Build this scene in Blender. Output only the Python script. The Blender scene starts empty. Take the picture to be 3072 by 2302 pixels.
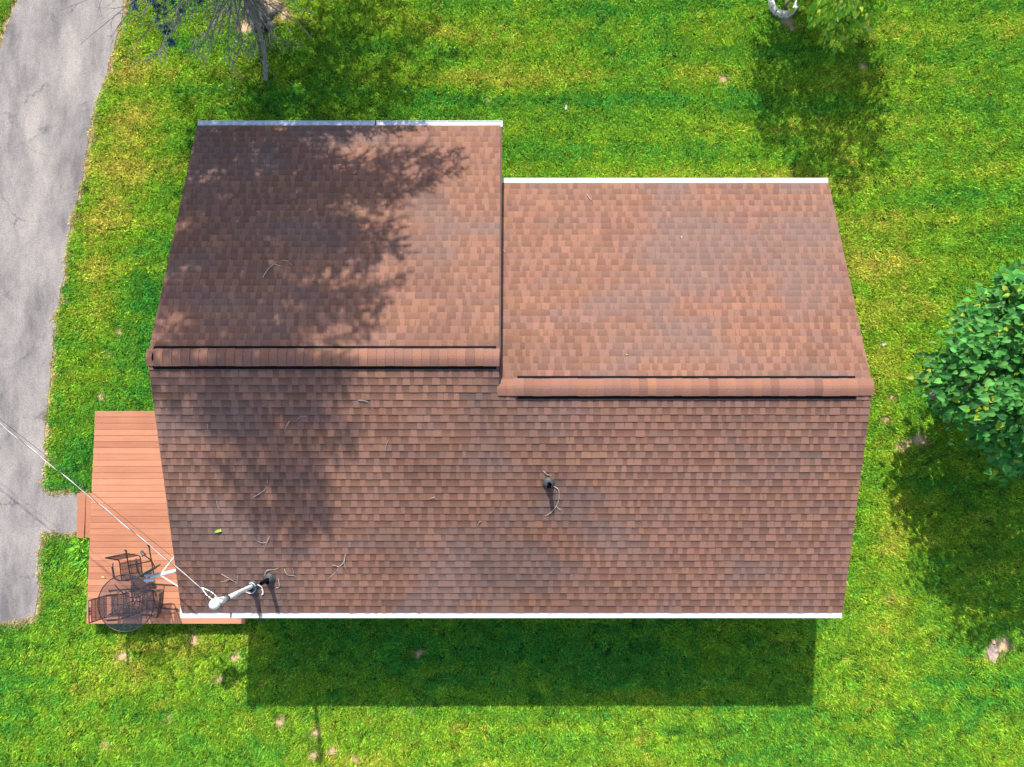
import bpy, math, random
import numpy as np
from mathutils import Vector, Matrix

random.seed(7)
rng = np.random.default_rng(11)
R = math.radians
scene = bpy.context.scene

# ------------------------------------------------------------------ camera, sky, sun, exposure
CAM = Vector((0.0, 0.0, 17.4))
cam_data = bpy.data.cameras.new("camera")
cam_data.sensor_width = 36.0
cam_data.lens = 24.95
cam_data.clip_end = 2000.0
cam = bpy.data.objects.new("camera", cam_data)
cam.location = CAM
cam.rotation_euler = (R(4.03), 0.0, 0.0)
scene.collection.objects.link(cam)
scene.camera = cam

TOSUN = Vector((-0.163, 1.03, 1.0)).normalized()
world = bpy.data.worlds.new("World")
scene.world = world
world.use_nodes = True
wn = world.node_tree.nodes
wn.clear()
sky = wn.new("ShaderNodeTexSky")
sky.sky_type = 'NISHITA'
sky.sun_disc = False
sky.sun_elevation = math.asin(TOSUN.z)
sky.sun_rotation = math.atan2(TOSUN.x, TOSUN.y)
sky.air_density = 1.0
sky.dust_density = 1.5
bg = wn.new("ShaderNodeBackground")
bg.inputs[1].default_value = 0.15
wo = wn.new("ShaderNodeOutputWorld")
world.node_tree.links.new(sky.outputs[0], bg.inputs[0])
world.node_tree.links.new(bg.outputs[0], wo.inputs[0])

sun_data = bpy.data.lights.new("sun", 'SUN')
sun_data.energy = 3.8
sun_data.angle = R(0.53)
sun_data.color = (1.0, 0.95, 0.86)
sun = bpy.data.objects.new("sun", sun_data)
sun.rotation_euler = TOSUN.to_track_quat('Z', 'Y').to_euler()
sun.location = (0, 0, 40)
scene.collection.objects.link(sun)

vs = scene.view_settings
vs.view_transform = 'Standard'
vs.look = 'None'
vs.gamma = 1.0
vs.use_curve_mapping = False
vs.exposure = 1.0
scene.render.resolution_x = 1024
scene.render.resolution_y = 767
scene.render.engine = 'CYCLES'

# ------------------------------------------------------------------ helpers
COL = scene.collection


def tag(o, label=None, cat=None, group=None, kind=None):
    if label: o["label"] = label
    if cat: o["category"] = cat
    if group: o["group"] = group
    if kind: o["kind"] = kind
    return o


def empty(name, loc=(0, 0, 0), rz=0.0):
    o = bpy.data.objects.new(name, None)
    o.location = loc
    o.rotation_euler = (0, 0, rz)
    o.empty_display_size = 0.2
    COL.objects.link(o)
    return o


class MB:
    """collects shapes, builds ONE mesh object"""
    def __init__(self):
        self.v, self.f, self.c = [], [], []
        self.col = (1, 1, 1)

    def add(self, verts, faces, col=None):
        b = len(self.v)
        self.v += [tuple(p) for p in verts]
        self.f += [tuple(i + b for i in f) for f in faces]
        self.c += [col or self.col] * len(verts)
        return self

    def box(self, x0, x1, y0, y1, z0, z1, col=None):
        v = [(x0, y0, z0), (x1, y0, z0), (x1, y1, z0), (x0, y1, z0),
             (x0, y0, z1), (x1, y0, z1), (x1, y1, z1), (x0, y1, z1)]
        f = [(0, 3, 2, 1), (4, 5, 6, 7), (0, 1, 5, 4), (1, 2, 6, 5), (2, 3, 7, 6), (3, 0, 4, 7)]
        return self.add(v, f, col)

    def bevbox(self, x0, x1, y0, y1, z0, z1, b=0.004, col=None):
        v = [(x0, y0, z0), (x1, y0, z0), (x1, y1, z0), (x0, y1, z0),
             (x0, y0, z1 - b), (x1, y0, z1 - b), (x1, y1, z1 - b), (x0, y1, z1 - b),
             (x0 + b, y0 + b, z1), (x1 - b, y0 + b, z1), (x1 - b, y1 - b, z1), (x0 + b, y1 - b, z1)]
        f = [(0, 3, 2, 1), (8, 9, 10, 11)]
        for a in (0, 4):
            for i in range(4):
                j = (i + 1) % 4
                f.append((a + i, a + j, a + 4 + j, a + 4 + i))
        return self.add(v, f, col)

    def tube(self, pts, r, n=6, cap=True, col=None):
        pts = [Vector(p) for p in pts]
        m = len(pts)
        rr = r if isinstance(r, (list, tuple)) else [r] * m
        prev = None
        V, F = [], []
        for i, p in enumerate(pts):
            t = (pts[min(i + 1, m - 1)] - pts[max(i - 1, 0)])
            if t.length < 1e-9: t = Vector((0, 0, 1))
            t.normalize()
            if prev is None:
                a = Vector((0, 0, 1)) if abs(t.z) < 0.9 else Vector((1, 0, 0))
                u = t.cross(a).normalized()
            else:
                u = (prev - t * prev.dot(t)).normalized()
            prev = u
            w = t.cross(u)
            for k in range(n):
                a = 2 * math.pi * k / n
                V.append(p + (u * math.cos(a) + w * math.sin(a)) * rr[i])
        for i in range(m - 1):
            for k in range(n):
                k2 = (k + 1) % n
                F.append((i * n + k, i * n + k2, (i + 1) * n + k2, (i + 1) * n + k))
        if cap:
            F.append(tuple(range(n))[::-1])
            F.append(tuple((m - 1) * n + k for k in range(n)))
        return self.add(V, F, col)

    def lathe(self, prof, n=16, origin=(0, 0, 0), axis=None, col=None):
        """prof: list of (r, h); axis a Vector (default Z)"""
        o = Vector(origin)
        q = (axis or Vector((0, 0, 1))).normalized().to_track_quat('Z', 'Y')
        V, F = [], []
        for (r, h) in prof:
            for k in range(n):
                a = 2 * math.pi * k / n
                V.append(o + q @ Vector((r * math.cos(a), r * math.sin(a), h)))
        for i in range(len(prof) - 1):
            for k in range(n):
                k2 = (k + 1) % n
                F.append((i * n + k, i * n + k2, (i + 1) * n + k2, (i + 1) * n + k))
        return self.add(V, F, col)

    def build(self, name, mat, parent=None, smooth=False, tint=False):
        me = bpy.data.meshes.new(name)
        me.from_pydata(self.v, [], self.f)
        if tint:
            at = me.attributes.new("tint", 'FLOAT_COLOR', 'POINT')
            c = np.ones((len(self.v), 4), dtype=np.float32)
            c[:, :3] = np.array(self.c, dtype=np.float32)
            at.data.foreach_set("color", c.ravel())
        if mat: me.materials.append(mat)
        if smooth:
            me.polygons.foreach_set("use_smooth", [True] * len(me.polygons))
        me.update()
        o = bpy.data.objects.new(name, me)
        COL.objects.link(o)
        if parent: o.parent = parent
        return o


def copy_tree(o, parent=None):
    c = o.copy()
    COL.objects.link(c)
    c.parent = parent
    for ch in list(o.children):
        copy_tree(ch, c)
    return c


def smooth_path(pts, sub=5):
    """Catmull-Rom through the points"""
    P = [Vector(p) for p in pts]
    out = []
    for i in range(len(P) - 1):
        p0, p1, p2, p3 = P[max(i - 1, 0)], P[i], P[i + 1], P[min(i + 2, len(P) - 1)]
        for s in range(sub):
            t = s / sub
            out.append(0.5 * ((2 * p1) + (p2 - p0) * t + (2 * p0 - 5 * p1 + 4 * p2 - p3) * t * t
                              + (3 * p1 - p0 - 3 * p2 + p3) * t ** 3))
    out.append(P[-1])
    return out


# value noise in numpy
_H = rng.random((256, 256))


def vnoise(x, y, s):
    x = np.asarray(x, dtype=float) / s + 37.3
    y = np.asarray(y, dtype=float) / s + 91.7
    xi = np.floor(x).astype(int); yi = np.floor(y).astype(int)
    fx = x - xi; fy = y - yi
    fx = fx * fx * (3 - 2 * fx); fy = fy * fy * (3 - 2 * fy)
    a = _H[xi % 256, yi % 256]; b = _H[(xi + 1) % 256, yi % 256]
    c = _H[xi % 256, (yi + 1) % 256]; d = _H[(xi + 1) % 256, (yi + 1) % 256]
    return (a * (1 - fx) + b * fx) * (1 - fy) + (c * (1 - fx) + d * fx) * fy


def fbm(x, y, s, o=4):
    t = 0; a = 0.5; n = 0
    for i in range(o):
        t = t + a * vnoise(x + 13.1 * i, y - 7.7 * i, s / 2 ** i); n += a; a *= 0.55
    return t / n


# ------------------------------------------------------------------ materials
def mat_new(name):
    m = bpy.data.materials.new(name)
    m.use_nodes = True
    nt = m.node_tree
    return m, nt, nt.nodes["Principled BSDF"], nt.nodes["Material Output"]


def nd(nt, t, **kw):
    n = nt.nodes.new(t)
    for k, v in kw.items():
        setattr(n, k, v)
    return n


def noise_node(nt, scale, detail=4, rough=0.6, coord='Object'):
    tc = nd(nt, "ShaderNodeTexCoord")
    n = nd(nt, "ShaderNodeTexNoise")
    n.inputs["Scale"].default_value = scale
    n.inputs["Detail"].default_value = detail
    n.inputs["Roughness"].default_value = rough
    nt.links.new(tc.outputs[coord], n.inputs["Vector"])
    return n


def simple(name, col, rough=0.6, metal=0.0, var=0.25, scale=8.0, bump=0.0, bscale=60.0, spec=0.4):
    """one colour with procedural variation"""
    m, nt, p, out = mat_new(name)
    n = noise_node(nt, scale, 5)
    r = nd(nt, "ShaderNodeValToRGB")
    r.color_ramp.elements[0].position = 0.3
    r.color_ramp.elements[1].position = 0.72
    r.color_ramp.elements[0].color = (*[c * (1 - var) for c in col], 1)
    r.color_ramp.elements[1].color = (*[min(1, c * (1 + var * 0.6)) for c in col], 1)
    nt.links.new(n.outputs[0], r.inputs[0])
    nt.links.new(r.outputs[0], p.inputs["Base Color"])
    p.inputs["Roughness"].default_value = rough
    p.inputs["Metallic"].default_value = metal
    p.inputs["Specular IOR Level"].default_value = spec
    if bump:
        b = nd(nt, "ShaderNodeBump")
        b.inputs["Strength"].default_value = bump
        b.inputs["Distance"].default_value = 0.01
        n2 = noise_node(nt, bscale, 4)
        nt.links.new(n2.outputs[0], b.inputs["Height"])
        nt.links.new(b.outputs[0], p.inputs["Normal"])
    return m


def tinted(name, rough=0.9, nscale=90.0, lo=0.7, hi=1.25, bump=0.3, transl=0.0, atype='GEOMETRY', spec=0.25, coord='Object'):
    """colour from the 'tint' attribute, times fine grain"""
    m, nt, p, out = mat_new(name)
    a = nd(nt, "ShaderNodeAttribute", attribute_type=atype, attribute_name="tint")
    n = noise_node(nt, nscale, 4, 0.7, coord)
    mr = nd(nt, "ShaderNodeMapRange")
    mr.inputs[1].default_value = 0.3
    mr.inputs[2].default_value = 0.7
    mr.inputs[3].default_value = lo
    mr.inputs[4].default_value = hi
    mx = nd(nt, "ShaderNodeVectorMath", operation='SCALE')
    if atype == 'INSTANCER':
        sa = nd(nt, "ShaderNodeAttribute", attribute_type='GEOMETRY', attribute_name="shade")
        ml = nd(nt, "ShaderNodeMath", operation='MULTIPLY')
        nt.links.new(mr.outputs[0], ml.inputs[0])
        nt.links.new(sa.outputs["Fac"], ml.inputs[1])
        nt.links.new(ml.outputs[0], mx.inputs["Scale"])
    nt.links.new(n.outputs[0], mr.inputs[0])
    nt.links.new(a.outputs["Color"], mx.inputs[0])
    if atype != 'INSTANCER': nt.links.new(mr.outputs[0], mx.inputs["Scale"])
    nt.links.new(mx.outputs[0], p.inputs["Base Color"])
    p.inputs["Roughness"].default_value = rough
    p.inputs["Specular IOR Level"].default_value = spec
    if bump:
        b = nd(nt, "ShaderNodeBump")
        b.inputs["Strength"].default_value = bump
        b.inputs["Distance"].default_value = 0.004
        nt.links.new(n.outputs[0], b.inputs["Height"])
        nt.links.new(b.outputs[0], p.inputs["Normal"])
    if transl:
        t = nd(nt, "ShaderNodeBsdfTranslucent")
        ms = nd(nt, "ShaderNodeMixShader")
        ms.inputs[0].default_value = transl
        nt.links.new(mx.outputs[0], t.inputs[0])
        nt.links.new(p.outputs[0], ms.inputs[1])
        nt.links.new(t.outputs[0], ms.inputs[2])
        nt.links.new(ms.outputs[0], out.inputs["Surface"])
    return m


M = {}
M['shingle'] = tinted("asphalt_shingle", 0.95, 55.0, 0.80, 1.18, 0.35, spec=0.15)
M['grass'] = tinted("grass_blade", 0.9, 3.0, 0.9, 1.1, 0.0, 0.30, 'INSTANCER', 0.05)
M['soil'] = tinted("lawn_soil", 0.95, 25.0, 0.6, 1.3, 0.4)
M['leaf'] = tinted("broad_leaf", 0.6, 14.0, 0.85, 1.12, 0.0, 0.26, spec=0.14)
M['leaf_light'] = tinted("lime_leaf", 0.5, 14.0, 0.85, 1.12, 0.0, 0.38, spec=0.25)
M['needle'] = simple("spruce_needle", (0.068, 0.19, 0.215), 0.5, var=0.4, scale=3)
M['bark'] = simple("grey_bark", (0.19, 0.165, 0.15), 0.9, var=0.45, scale=14, bump=0.8, bscale=30)
M['deadwood'] = simple("dead_wood", (0.27, 0.24, 0.225), 0.9, var=0.5, scale=20, bump=0.4)
M['twig'] = simple("bleached_twig", (0.42, 0.35, 0.29), 0.85, var=0.45, scale=18)
M['white'] = simple("white_aluminium", (0.80, 0.80, 0.79), 0.45, var=0.10, scale=3)
M['gutter_in'] = simple("weathered_gutter_lining", (0.60, 0.61, 0.64), 0.5, var=0.40, scale=9)
M['gutter_white'] = simple("whitened_gutter_lining", (0.76, 0.76, 0.76), 0.5, var=0.22, scale=7)
M['siding'] = simple("white_siding", (0.72, 0.71, 0.67), 0.6, var=0.08, scale=4)
M['fascia'] = simple("brown_fascia", (0.07, 0.045, 0.035), 0.7, var=0.3)
M['felt'] = simple("roof_felt", (0.05, 0.04, 0.035), 0.95)
M['black'] = simple("black_plastic", (0.006, 0.006, 0.0065), 0.8, var=0.3, spec=0.1)
M['rubber'] = simple("grey_black_boot", (0.045, 0.047, 0.05), 0.6, var=0.3, scale=20)
M['frame'] = simple("dark_painted_steel", (0.022, 0.016, 0.014), 0.38, 0.0, var=0.4, scale=25, spec=0.5)
M['pvc'] = simple("white_painted_conduit", (0.72, 0.72, 0.70), 0.4, var=0.22, scale=10)
M['galv'] = simple("galvanised_steel", (0.66, 0.70, 0.70), 0.35, 0.3, var=0.25, scale=25)
M['dish'] = simple("dark_grey_dish", (0.06, 0.065, 0.065), 0.5, var=0.3, scale=12)
M['cable'] = simple("aluminium_strand", (0.46, 0.46, 0.45), 0.5, 0.1, var=0.4, scale=5)
M['cable_dark'] = simple("black_cable", (0.03, 0.03, 0.03), 0.5, var=0.3)
M['stone'] = simple("pale_concrete_block", (0.62, 0.60, 0.60), 0.9, var=0.3, scale=12, bump=0.5)
M['stump'] = simple("weathered_stump", (0.44, 0.31, 0.24), 0.9, var=0.5, scale=12, bump=0.9, bscale=25)
M['dryleaf'] = simple("dry_leaf", (0.55, 0.38, 0.16), 0.8, var=0.4, scale=20)
M['greenleaf'] = simple("fresh_leaf", (0.30, 0.50, 0.05), 0.6, var=0.3, scale=20)


def deck_material():
    m, nt, p, out = mat_new("red_deck_stain")
    tc = nd(nt, "ShaderNodeTexCoord")
    mp = nd(nt, "ShaderNodeMapping")
    mp.inputs["Scale"].default_value = (1.3, 22.0, 22.0)
    nt.links.new(tc.outputs["Object"], mp.inputs[0])
    n = nd(nt, "ShaderNodeTexNoise")
    n.inputs["Scale"].default_value = 1.6
    n.inputs["Detail"].default_value = 6
    n.inputs["Roughness"].default_value = 0.65
    nt.links.new(mp.outputs[0], n.inputs["Vector"])
    n2 = noise_node(nt, 0.9, 4)
    oi = nd(nt, "ShaderNodeObjectInfo")
    ad = nd(nt, "ShaderNodeMath", operation='ADD')
    a2 = nd(nt, "ShaderNodeMath", operation='MULTIPLY_ADD')
    a2.inputs[1].default_value = 0.34
    nt.links.new(oi.outputs["Random"], a2.inputs[0])
    mu = nd(nt, "ShaderNodeMath", operation='MULTIPLY_ADD')
    mu.inputs[1].default_value = 0.45
    nt.links.new(n.outputs[0], mu.inputs[0])
    m3 = nd(nt, "ShaderNodeMath", operation='MULTIPLY')
    m3.inputs[1].default_value = 0.45
    nt.links.new(n2.outputs[0], m3.inputs[0])
    nt.links.new(m3.outputs[0], mu.inputs[2])
    nt.links.new(mu.outputs[0], a2.inputs[2])
    r = nd(nt, "ShaderNodeValToRGB")
    e = r.color_ramp.elements
    e[0].position = 0.30; e[0].color = (0.285, 0.108, 0.058, 1)
    e[1].position = 0.85; e[1].color = (0.47, 0.208, 0.118, 1)
    nt.links.new(a2.outputs[0], r.inputs[0])
    nt.links.new(r.outputs[0], p.inputs["Base Color"])
    p.inputs["Roughness"].default_value = 0.75
    p.inputs["Specular IOR Level"].default_value = 0.25
    b = nd(nt, "ShaderNodeBump")
    b.inputs["Strength"].default_value = 0.25
    b.inputs["Distance"].default_value = 0.004
    nt.links.new(n.outputs[0], b.inputs["Height"])
    nt.links.new(b.outputs[0], p.inputs["Normal"])
    return m


M['deck'] = deck_material()


def asphalt_material():
    m, nt, p, out = mat_new("worn_asphalt")
    base = noise_node(nt, 0.8, 7, 0.66)
    mpd = nd(nt, "ShaderNodeMapping")
    mpd.inputs["Scale"].default_value = (1.5, 0.55, 1.0)
    mpd.inputs["Rotation"].default_value = (0, 0, 0.12)
    lk = base.inputs["Vector"].links[0]
    src = lk.from_socket
    nt.links.new(src, mpd.inputs[0])
    nt.links.new(mpd.outputs[0], base.inputs["Vector"])
    r = nd(nt, "ShaderNodeValToRGB")
    e = r.color_ramp.elements
    e[0].position = 0.34; e[0].color = (0.128, 0.118, 0.116, 1)
    e[1].position = 0.66; e[1].color = (0.310, 0.275, 0.248, 1)
    x = e.new(0.48); x.color = (0.216, 0.194, 0.182, 1)
    nt.links.new(base.outputs[0], r.inputs[0])
    # speckle of stones
    sp = noise_node(nt, 45.0, 3, 0.8)
    mr = nd(nt, "ShaderNodeMapRange")
    mr.inputs[1].default_value = 0.3; mr.inputs[2].default_value = 0.7
    mr.inputs[3].default_value = 0.62; mr.inputs[4].default_value = 1.32
    nt.links.new(sp.outputs[0], mr.inputs[0])
    sc = nd(nt, "ShaderNodeVectorMath", operation='SCALE')
    nt.links.new(r.outputs[0], sc.inputs[0])
    nt.links.new(mr.outputs[0], sc.inputs["Scale"])
    # hairline cracks
    tc = nd(nt, "ShaderNodeTexCoord")
    wn_ = noise_node(nt, 1.1, 5, 0.7)
    mixv = nd(nt, "ShaderNodeVectorMath", operation='MULTIPLY_ADD')
    mixv.inputs[1].default_value = (0.9, 0.9, 0)
    nt.links.new(wn_.outputs["Color"], mixv.inputs[0])
    nt.links.new(tc.outputs["Object"], mixv.inputs[2])
    vo = nd(nt, "ShaderNodeTexVoronoi", feature='DISTANCE_TO_EDGE')
    vo.inputs["Scale"].default_value = 0.42
    nt.links.new(mixv.outputs[0], vo.inputs["Vector"])
    cr = nd(nt, "ShaderNodeMapRange")
    cr.inputs[1].default_value = 0.0; cr.inputs[2].default_value = 0.011
    cr.inputs[3].default_value = 1.0; cr.inputs[4].default_value = 0.0
    nt.links.new(vo.outputs[0], cr.inputs[0])
    msk = noise_node(nt, 0.7, 3)
    ms = nd(nt, "ShaderNodeMapRange")
    ms.inputs[1].default_value = 0.50; ms.inputs[2].default_value = 0.62
    ms.inputs[3].default_value = 0.0; ms.inputs[4].default_value = 0.65
    nt.links.new(msk.outputs[0], ms.inputs[0])
    cm = nd(nt, "ShaderNodeMath", operation='MULTIPLY')
    nt.links.new(cr.outputs[0], cm.inputs[0]); nt.links.new(ms.outputs[0], cm.inputs[1])
    mx = nd(nt, "ShaderNodeMixRGB")
    mx.inputs[2].default_value = (0.07, 0.065, 0.07, 1)
    nt.links.new(cm.outputs[0], mx.inputs[0])
    nt.links.new(sc.outputs[0], mx.inputs[1])
    nt.links.new(mx.outputs[0], p.inputs["Base Color"])
    p.inputs["Roughness"].default_value = 0.92
    p.inputs["Specular IOR Level"].default_value = 0.2
    b = nd(nt, "ShaderNodeBump")
    b.inputs["Strength"].default_value = 0.35
    b.inputs["Distance"].default_value = 0.006
    nt.links.new(sp.outputs[0], b.inputs["Height"])
    nt.links.new(b.outputs[0], p.inputs["Normal"])
    return m


M['asphalt'] = asphalt_material()


def see_through(name, col, alpha, rough=0.4, gloss=0.0):
    m, nt, p, out = mat_new(name)
    p.inputs["Base Color"].default_value = (*col, 1)
    p.inputs["Roughness"].default_value = rough
    n = noise_node(nt, 400.0 if not gloss else 4.0, 2)
    mr = nd(nt, "ShaderNodeMapRange")
    mr.inputs[1].default_value = 0.35; mr.inputs[2].default_value = 0.65
    mr.inputs[3].default_value = alpha * 0.9; mr.inputs[4].default_value = alpha * 1.1
    nt.links.new(n.outputs[0], mr.inputs[0])
    t = nd(nt, "ShaderNodeBsdfTransparent")
    ms = nd(nt, "ShaderNodeMixShader")
    nt.links.new(mr.outputs[0], ms.inputs[0])
    nt.links.new(t.outputs[0], ms.inputs[1])
    nt.links.new(p.outputs[0], ms.inputs[2])
    nt.links.new(ms.outputs[0], out.inputs["Surface"])
    return m


M['glass'] = see_through("smoked_glass", (0.035, 0.037, 0.050), 0.25, 0.06, 1)
M['sling'] = see_through("woven_sling_mesh", (0.05, 0.03, 0.028), 0.42, 0.8)

# ------------------------------------------------------------------ layout data (metres; +Y is up the picture)
EAVE_Z = 2.70
FE_Y = -3.61                      # front eave
RL_Y, RL_Z = 1.40, 4.40           # tall ridge (west block)
BL_Y = 6.53                       # back eave west block
SLF = (RL_Z - EAVE_Z) / (RL_Y - FE_Y)
RR_Y = 0.86
RR_Z = EAVE_Z + SLF * (RR_Y - FE_Y)   # lower ridge (east block)
BR_Y = 5.28
X0, XS, X1 = -6.71, -0.24, 6.71


def zfront(y): return EAVE_Z + SLF * (y - FE_Y)
def zbackl(y): return EAVE_Z + (RL_Z - EAVE_Z) * (BL_Y - y) / (BL_Y - RL_Y)
def zbackr(y): return EAVE_Z + (RR_Z - EAVE_Z) * (BR_Y - y) / (BR_Y - RR_Y)


DRIVE = [(-12.4, 16.0), (-9.75, 13.5), (-9.91, 11.06), (-10.0, 10.32), (-10.23, 9.22), (-10.52, 8.25), (-10.67, 7.17), (-10.85, 5.98),
         (-11.04, 5.04), (-11.13, 3.87), (-11.24, 2.94), (-11.32, 1.79), (-11.39, 0.65), (-11.40, -0.26),
         (-11.41, -1.22), (-11.30, -1.43), (-10.46, -1.45), (-10.46, -2.46), (-11.10, -2.38), (-11.34, -2.47),
         (-11.42, -2.94), (-11.41, -4.03), (-11.49, -4.40), (-11.75, -4.55), (-12.29, -4.51), (-16.0, -4.5),
         (-16.0, 5.0), (-14.2, 6.6), (-13.01, 9.71), (-12.87, 10.38), (-12.63, 11.06), (-12.35, 12.5)]
DRIVE[0] = (-10.2, 17.0)
DRIVE.append((-12.3, 17.0))
SOIL = [(-4.65, -7.09, .12), (-4.24, -7.5, .11), (-4.68, -7.59, .12), (-3.69, -7.69, .09), (-2.38, -6.55, .06), (-2.23, -5.25, .09),
        (-8.16, -6.79, .07), (-5.52, -6.84, .10), (-6.60, -5.34, .11), (-7.61, -4.93, .12), (-0.63, 8.41, .07),
        (-10.07, 0.87, .10), (-9.70, 2.5, .08), (-9.93, 1.92, .07), (9.17, 0.36, .09), (9.07, -3.92, .06),
        (9.43, -0.37, .09), (9.95, -0.15, .16), (9.60, -0.30, .10), (-9.62, -7.37, .08), (9.30, 0.85, .08), (-2.4, -5.95, .05),
        (-7.0, -5.85, .10), (-6.80, 10.35, .20), (-5.85, 10.70, .22), (-6.3, 10.9, .4), 
        (7.15, 10.3, .10), (7.0, 10.5, .16), (8.9, 9.3, .1), (11.49, -5.23, .20),
        (11.75, -5.05, .16), (5.35, 8.95, .12), (4.6, -5.9, .05), (-9.3, -5.3, .12)]


def poly_dist(px, py, poly):
    """signed distance to polygon, negative inside"""
    d = np.full(px.shape, 1e9); inside = np.zeros(px.shape, bool)
    n = len(poly)
    for i in range(n):
        ax, ay = poly[i]; bx, by = poly[(i + 1) % n]
        ex, ey = bx - ax, by - ay
        L = ex * ex + ey * ey
        t = np.clip(((px - ax) * ex + (py - ay) * ey) / L, 0, 1)
        d = np.minimum(d, np.hypot(px - ax - t * ex, py - ay - t * ey))
        c = (ay > py) != (by > py)
        with np.errstate(divide='ignore', invalid='ignore'):
            xx = (bx - ax) * (py - ay) / (by - ay if by != ay else 1e-9) + ax
        inside ^= c & (px < xx)
    return np.where(inside, -d, d)


def lawn_fields(x, y):
    """soil amount, dryness with painted shade mixed in, drive distance"""
    wob = (fbm(x, y, 0.35, 3) - 0.5) * 0.22
    dd = poly_dist(x, y, DRIVE) + wob
    soil = np.zeros(x.shape)
    jag = 0.55 + 0.9 * fbm(x, y, 0.10, 2)
    for (sx, sy, sr) in SOIL:
        if sr < .2: sr *= 1.2
        soil = np.maximum(soil, np.clip(1.6 - np.hypot(x - sx, (y - sy) * 1.15) / (sr * jag), 0, 1))
    # dry / yellow lawn; shade of house and spruce is painted in as green
    dry = 0.40 + 0.60 * (fbm(x * 0.55, y, 1.9, 5) - 0.5) + 0.26 * (fbm(x + 40, y, 0.55, 3) - 0.5) + 0.55 * (fbm(x * 0.16 + 9, y, 0.26, 3) - 0.5)
    dry += 0.10 * np.sin(y * 2 * np.pi / 1.25 + 2.2 * (fbm(x, y, 6.0, 2) - 0.5)) * np.clip((y + 0.5) / 4, 0, 1)

    def blob(cx, cy, rx, ry, a):
        return a * np.exp(-(((x - cx) / rx) ** 2 + ((y - cy) / ry) ** 2))
    dry += blob(-9.5, 8.2, 0.9, 3.0, 0.45) + blob(-10.3, 4.6, 0.5, 2.2, 0.42) + blob(-9.7, 6.0, .5, 1.6, .2) + blob(-8.5, -5.6, 2.2, 0.9, 0.30)
    dry += blob(9.0, 3.8, 1.3, 3.0, 0.22) + blob(9.2, -1.6, 0.5, 3.0, 0.25) + blob(8.7, -5.5, 0.8, 2.0, 0.22) + blob(1.5, 9.2, 4.0, 0.5, 0.18)
    dry += blob(-7.6, 9.0, 1.2, 1.2, 0.2) + blob(12.2, 6.8, 1.4, 0.8, .2) + blob(-6.0, -5.0, 0.5, 0.4, .25)
    dry -= blob(-8.9, 2.8, 0.9, 2.3, 0.38) + blob(0.0, -5.2, 6.2, 1.1, 0.40) + blob(-11.8, -6.5, 1.2, 1.8, 0.22) + blob(12.0, -7.0, 2.0, 1.5, 0.1)  # wide blob along the front eave paints the house shadow as deeper green
    dry -= blob(-4.0, 8.3, 3.0, 1.4, 0.12) + blob(0.5, 6.2, 2.5, 0.6, .15) + blob(-10.5, -1.0, .7, 1.8, .2)  # first blob paints the spruce shade into the grass colour
    dry = np.clip(dry, 0, 1)
    straw = np.clip(1 - np.abs(dd) / (0.10 + 0.12 * fbm(x, y, 0.8, 2)), 0, 1)
    return soil, dry, dd, straw


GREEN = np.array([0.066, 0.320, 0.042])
LIME = np.array([0.280, 0.480, 0.028])
GOLD = np.array([0.560, 0.500, 0.080])
TAN = np.array([0.56, 0.42, 0.19])
DIRT = np.array([0.52, 0.36, 0.20])


def lawn_tint(soil, dry, straw, jit):
    d = np.clip(dry + jit, 0, 1)[:, None]
    c = np.where(d < 0.55, GREEN + (LIME - GREEN) * d / 0.55, LIME + (GOLD - LIME) * (d - 0.55) / 0.45)
    s = np.clip(np.maximum(soil * 0.8, straw), 0, 1)[:, None]
    return c * (1 - s) + TAN * s


# ------------------------------------------------------------------ ground
def build_ground():
    gx = np.concatenate([[-320, -120, -50, -25], np.arange(-17, 17.01, 0.125), [25, 50, 120, 320]])
    gy = np.concatenate([[-320, -120, -50, -22], np.arange(-12, 15.01, 0.125), [22, 50, 120, 320]])
    X, Y = np.meshgrid(gx, gy)
    nx, ny = len(gx), len(gy)
    v = np.stack([X.ravel(), Y.ravel(), np.zeros(X.size)], 1)
    i = np.arange((nx - 1) * (ny - 1)); r = i // (nx - 1); c = i % (nx - 1)
    a = r * nx + c
    f = np.stack([a, a + 1, a + nx + 1, a + nx], 1)
    me = bpy.data.meshes.new("ground")
    me.from_pydata(v.tolist(), [], f.tolist())
    soil, dry, dd, straw = lawn_fields(v[:, 0], v[:, 1])
    t = lawn_tint(soil * 0, dry, straw * 0, np.zeros(len(v))) * 0.20
    s = np.clip(np.maximum(soil, straw), 0, 1)[:, None]
    t = t * (1 - s) + DIRT * s
    at = me.attributes.new("tint", 'FLOAT_COLOR', 'POINT')
    at.data.foreach_set("color", np.concatenate([t, np.ones((len(t), 1))], 1).astype(np.float32).ravel())
    me.materials.append(M['soil'])
    o = bpy.data.objects.new("ground", me)
    COL.objects.link(o)
    tag(o, "wide mown lawn ground with bare soil spots", kind="structure")


build_ground()


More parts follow.
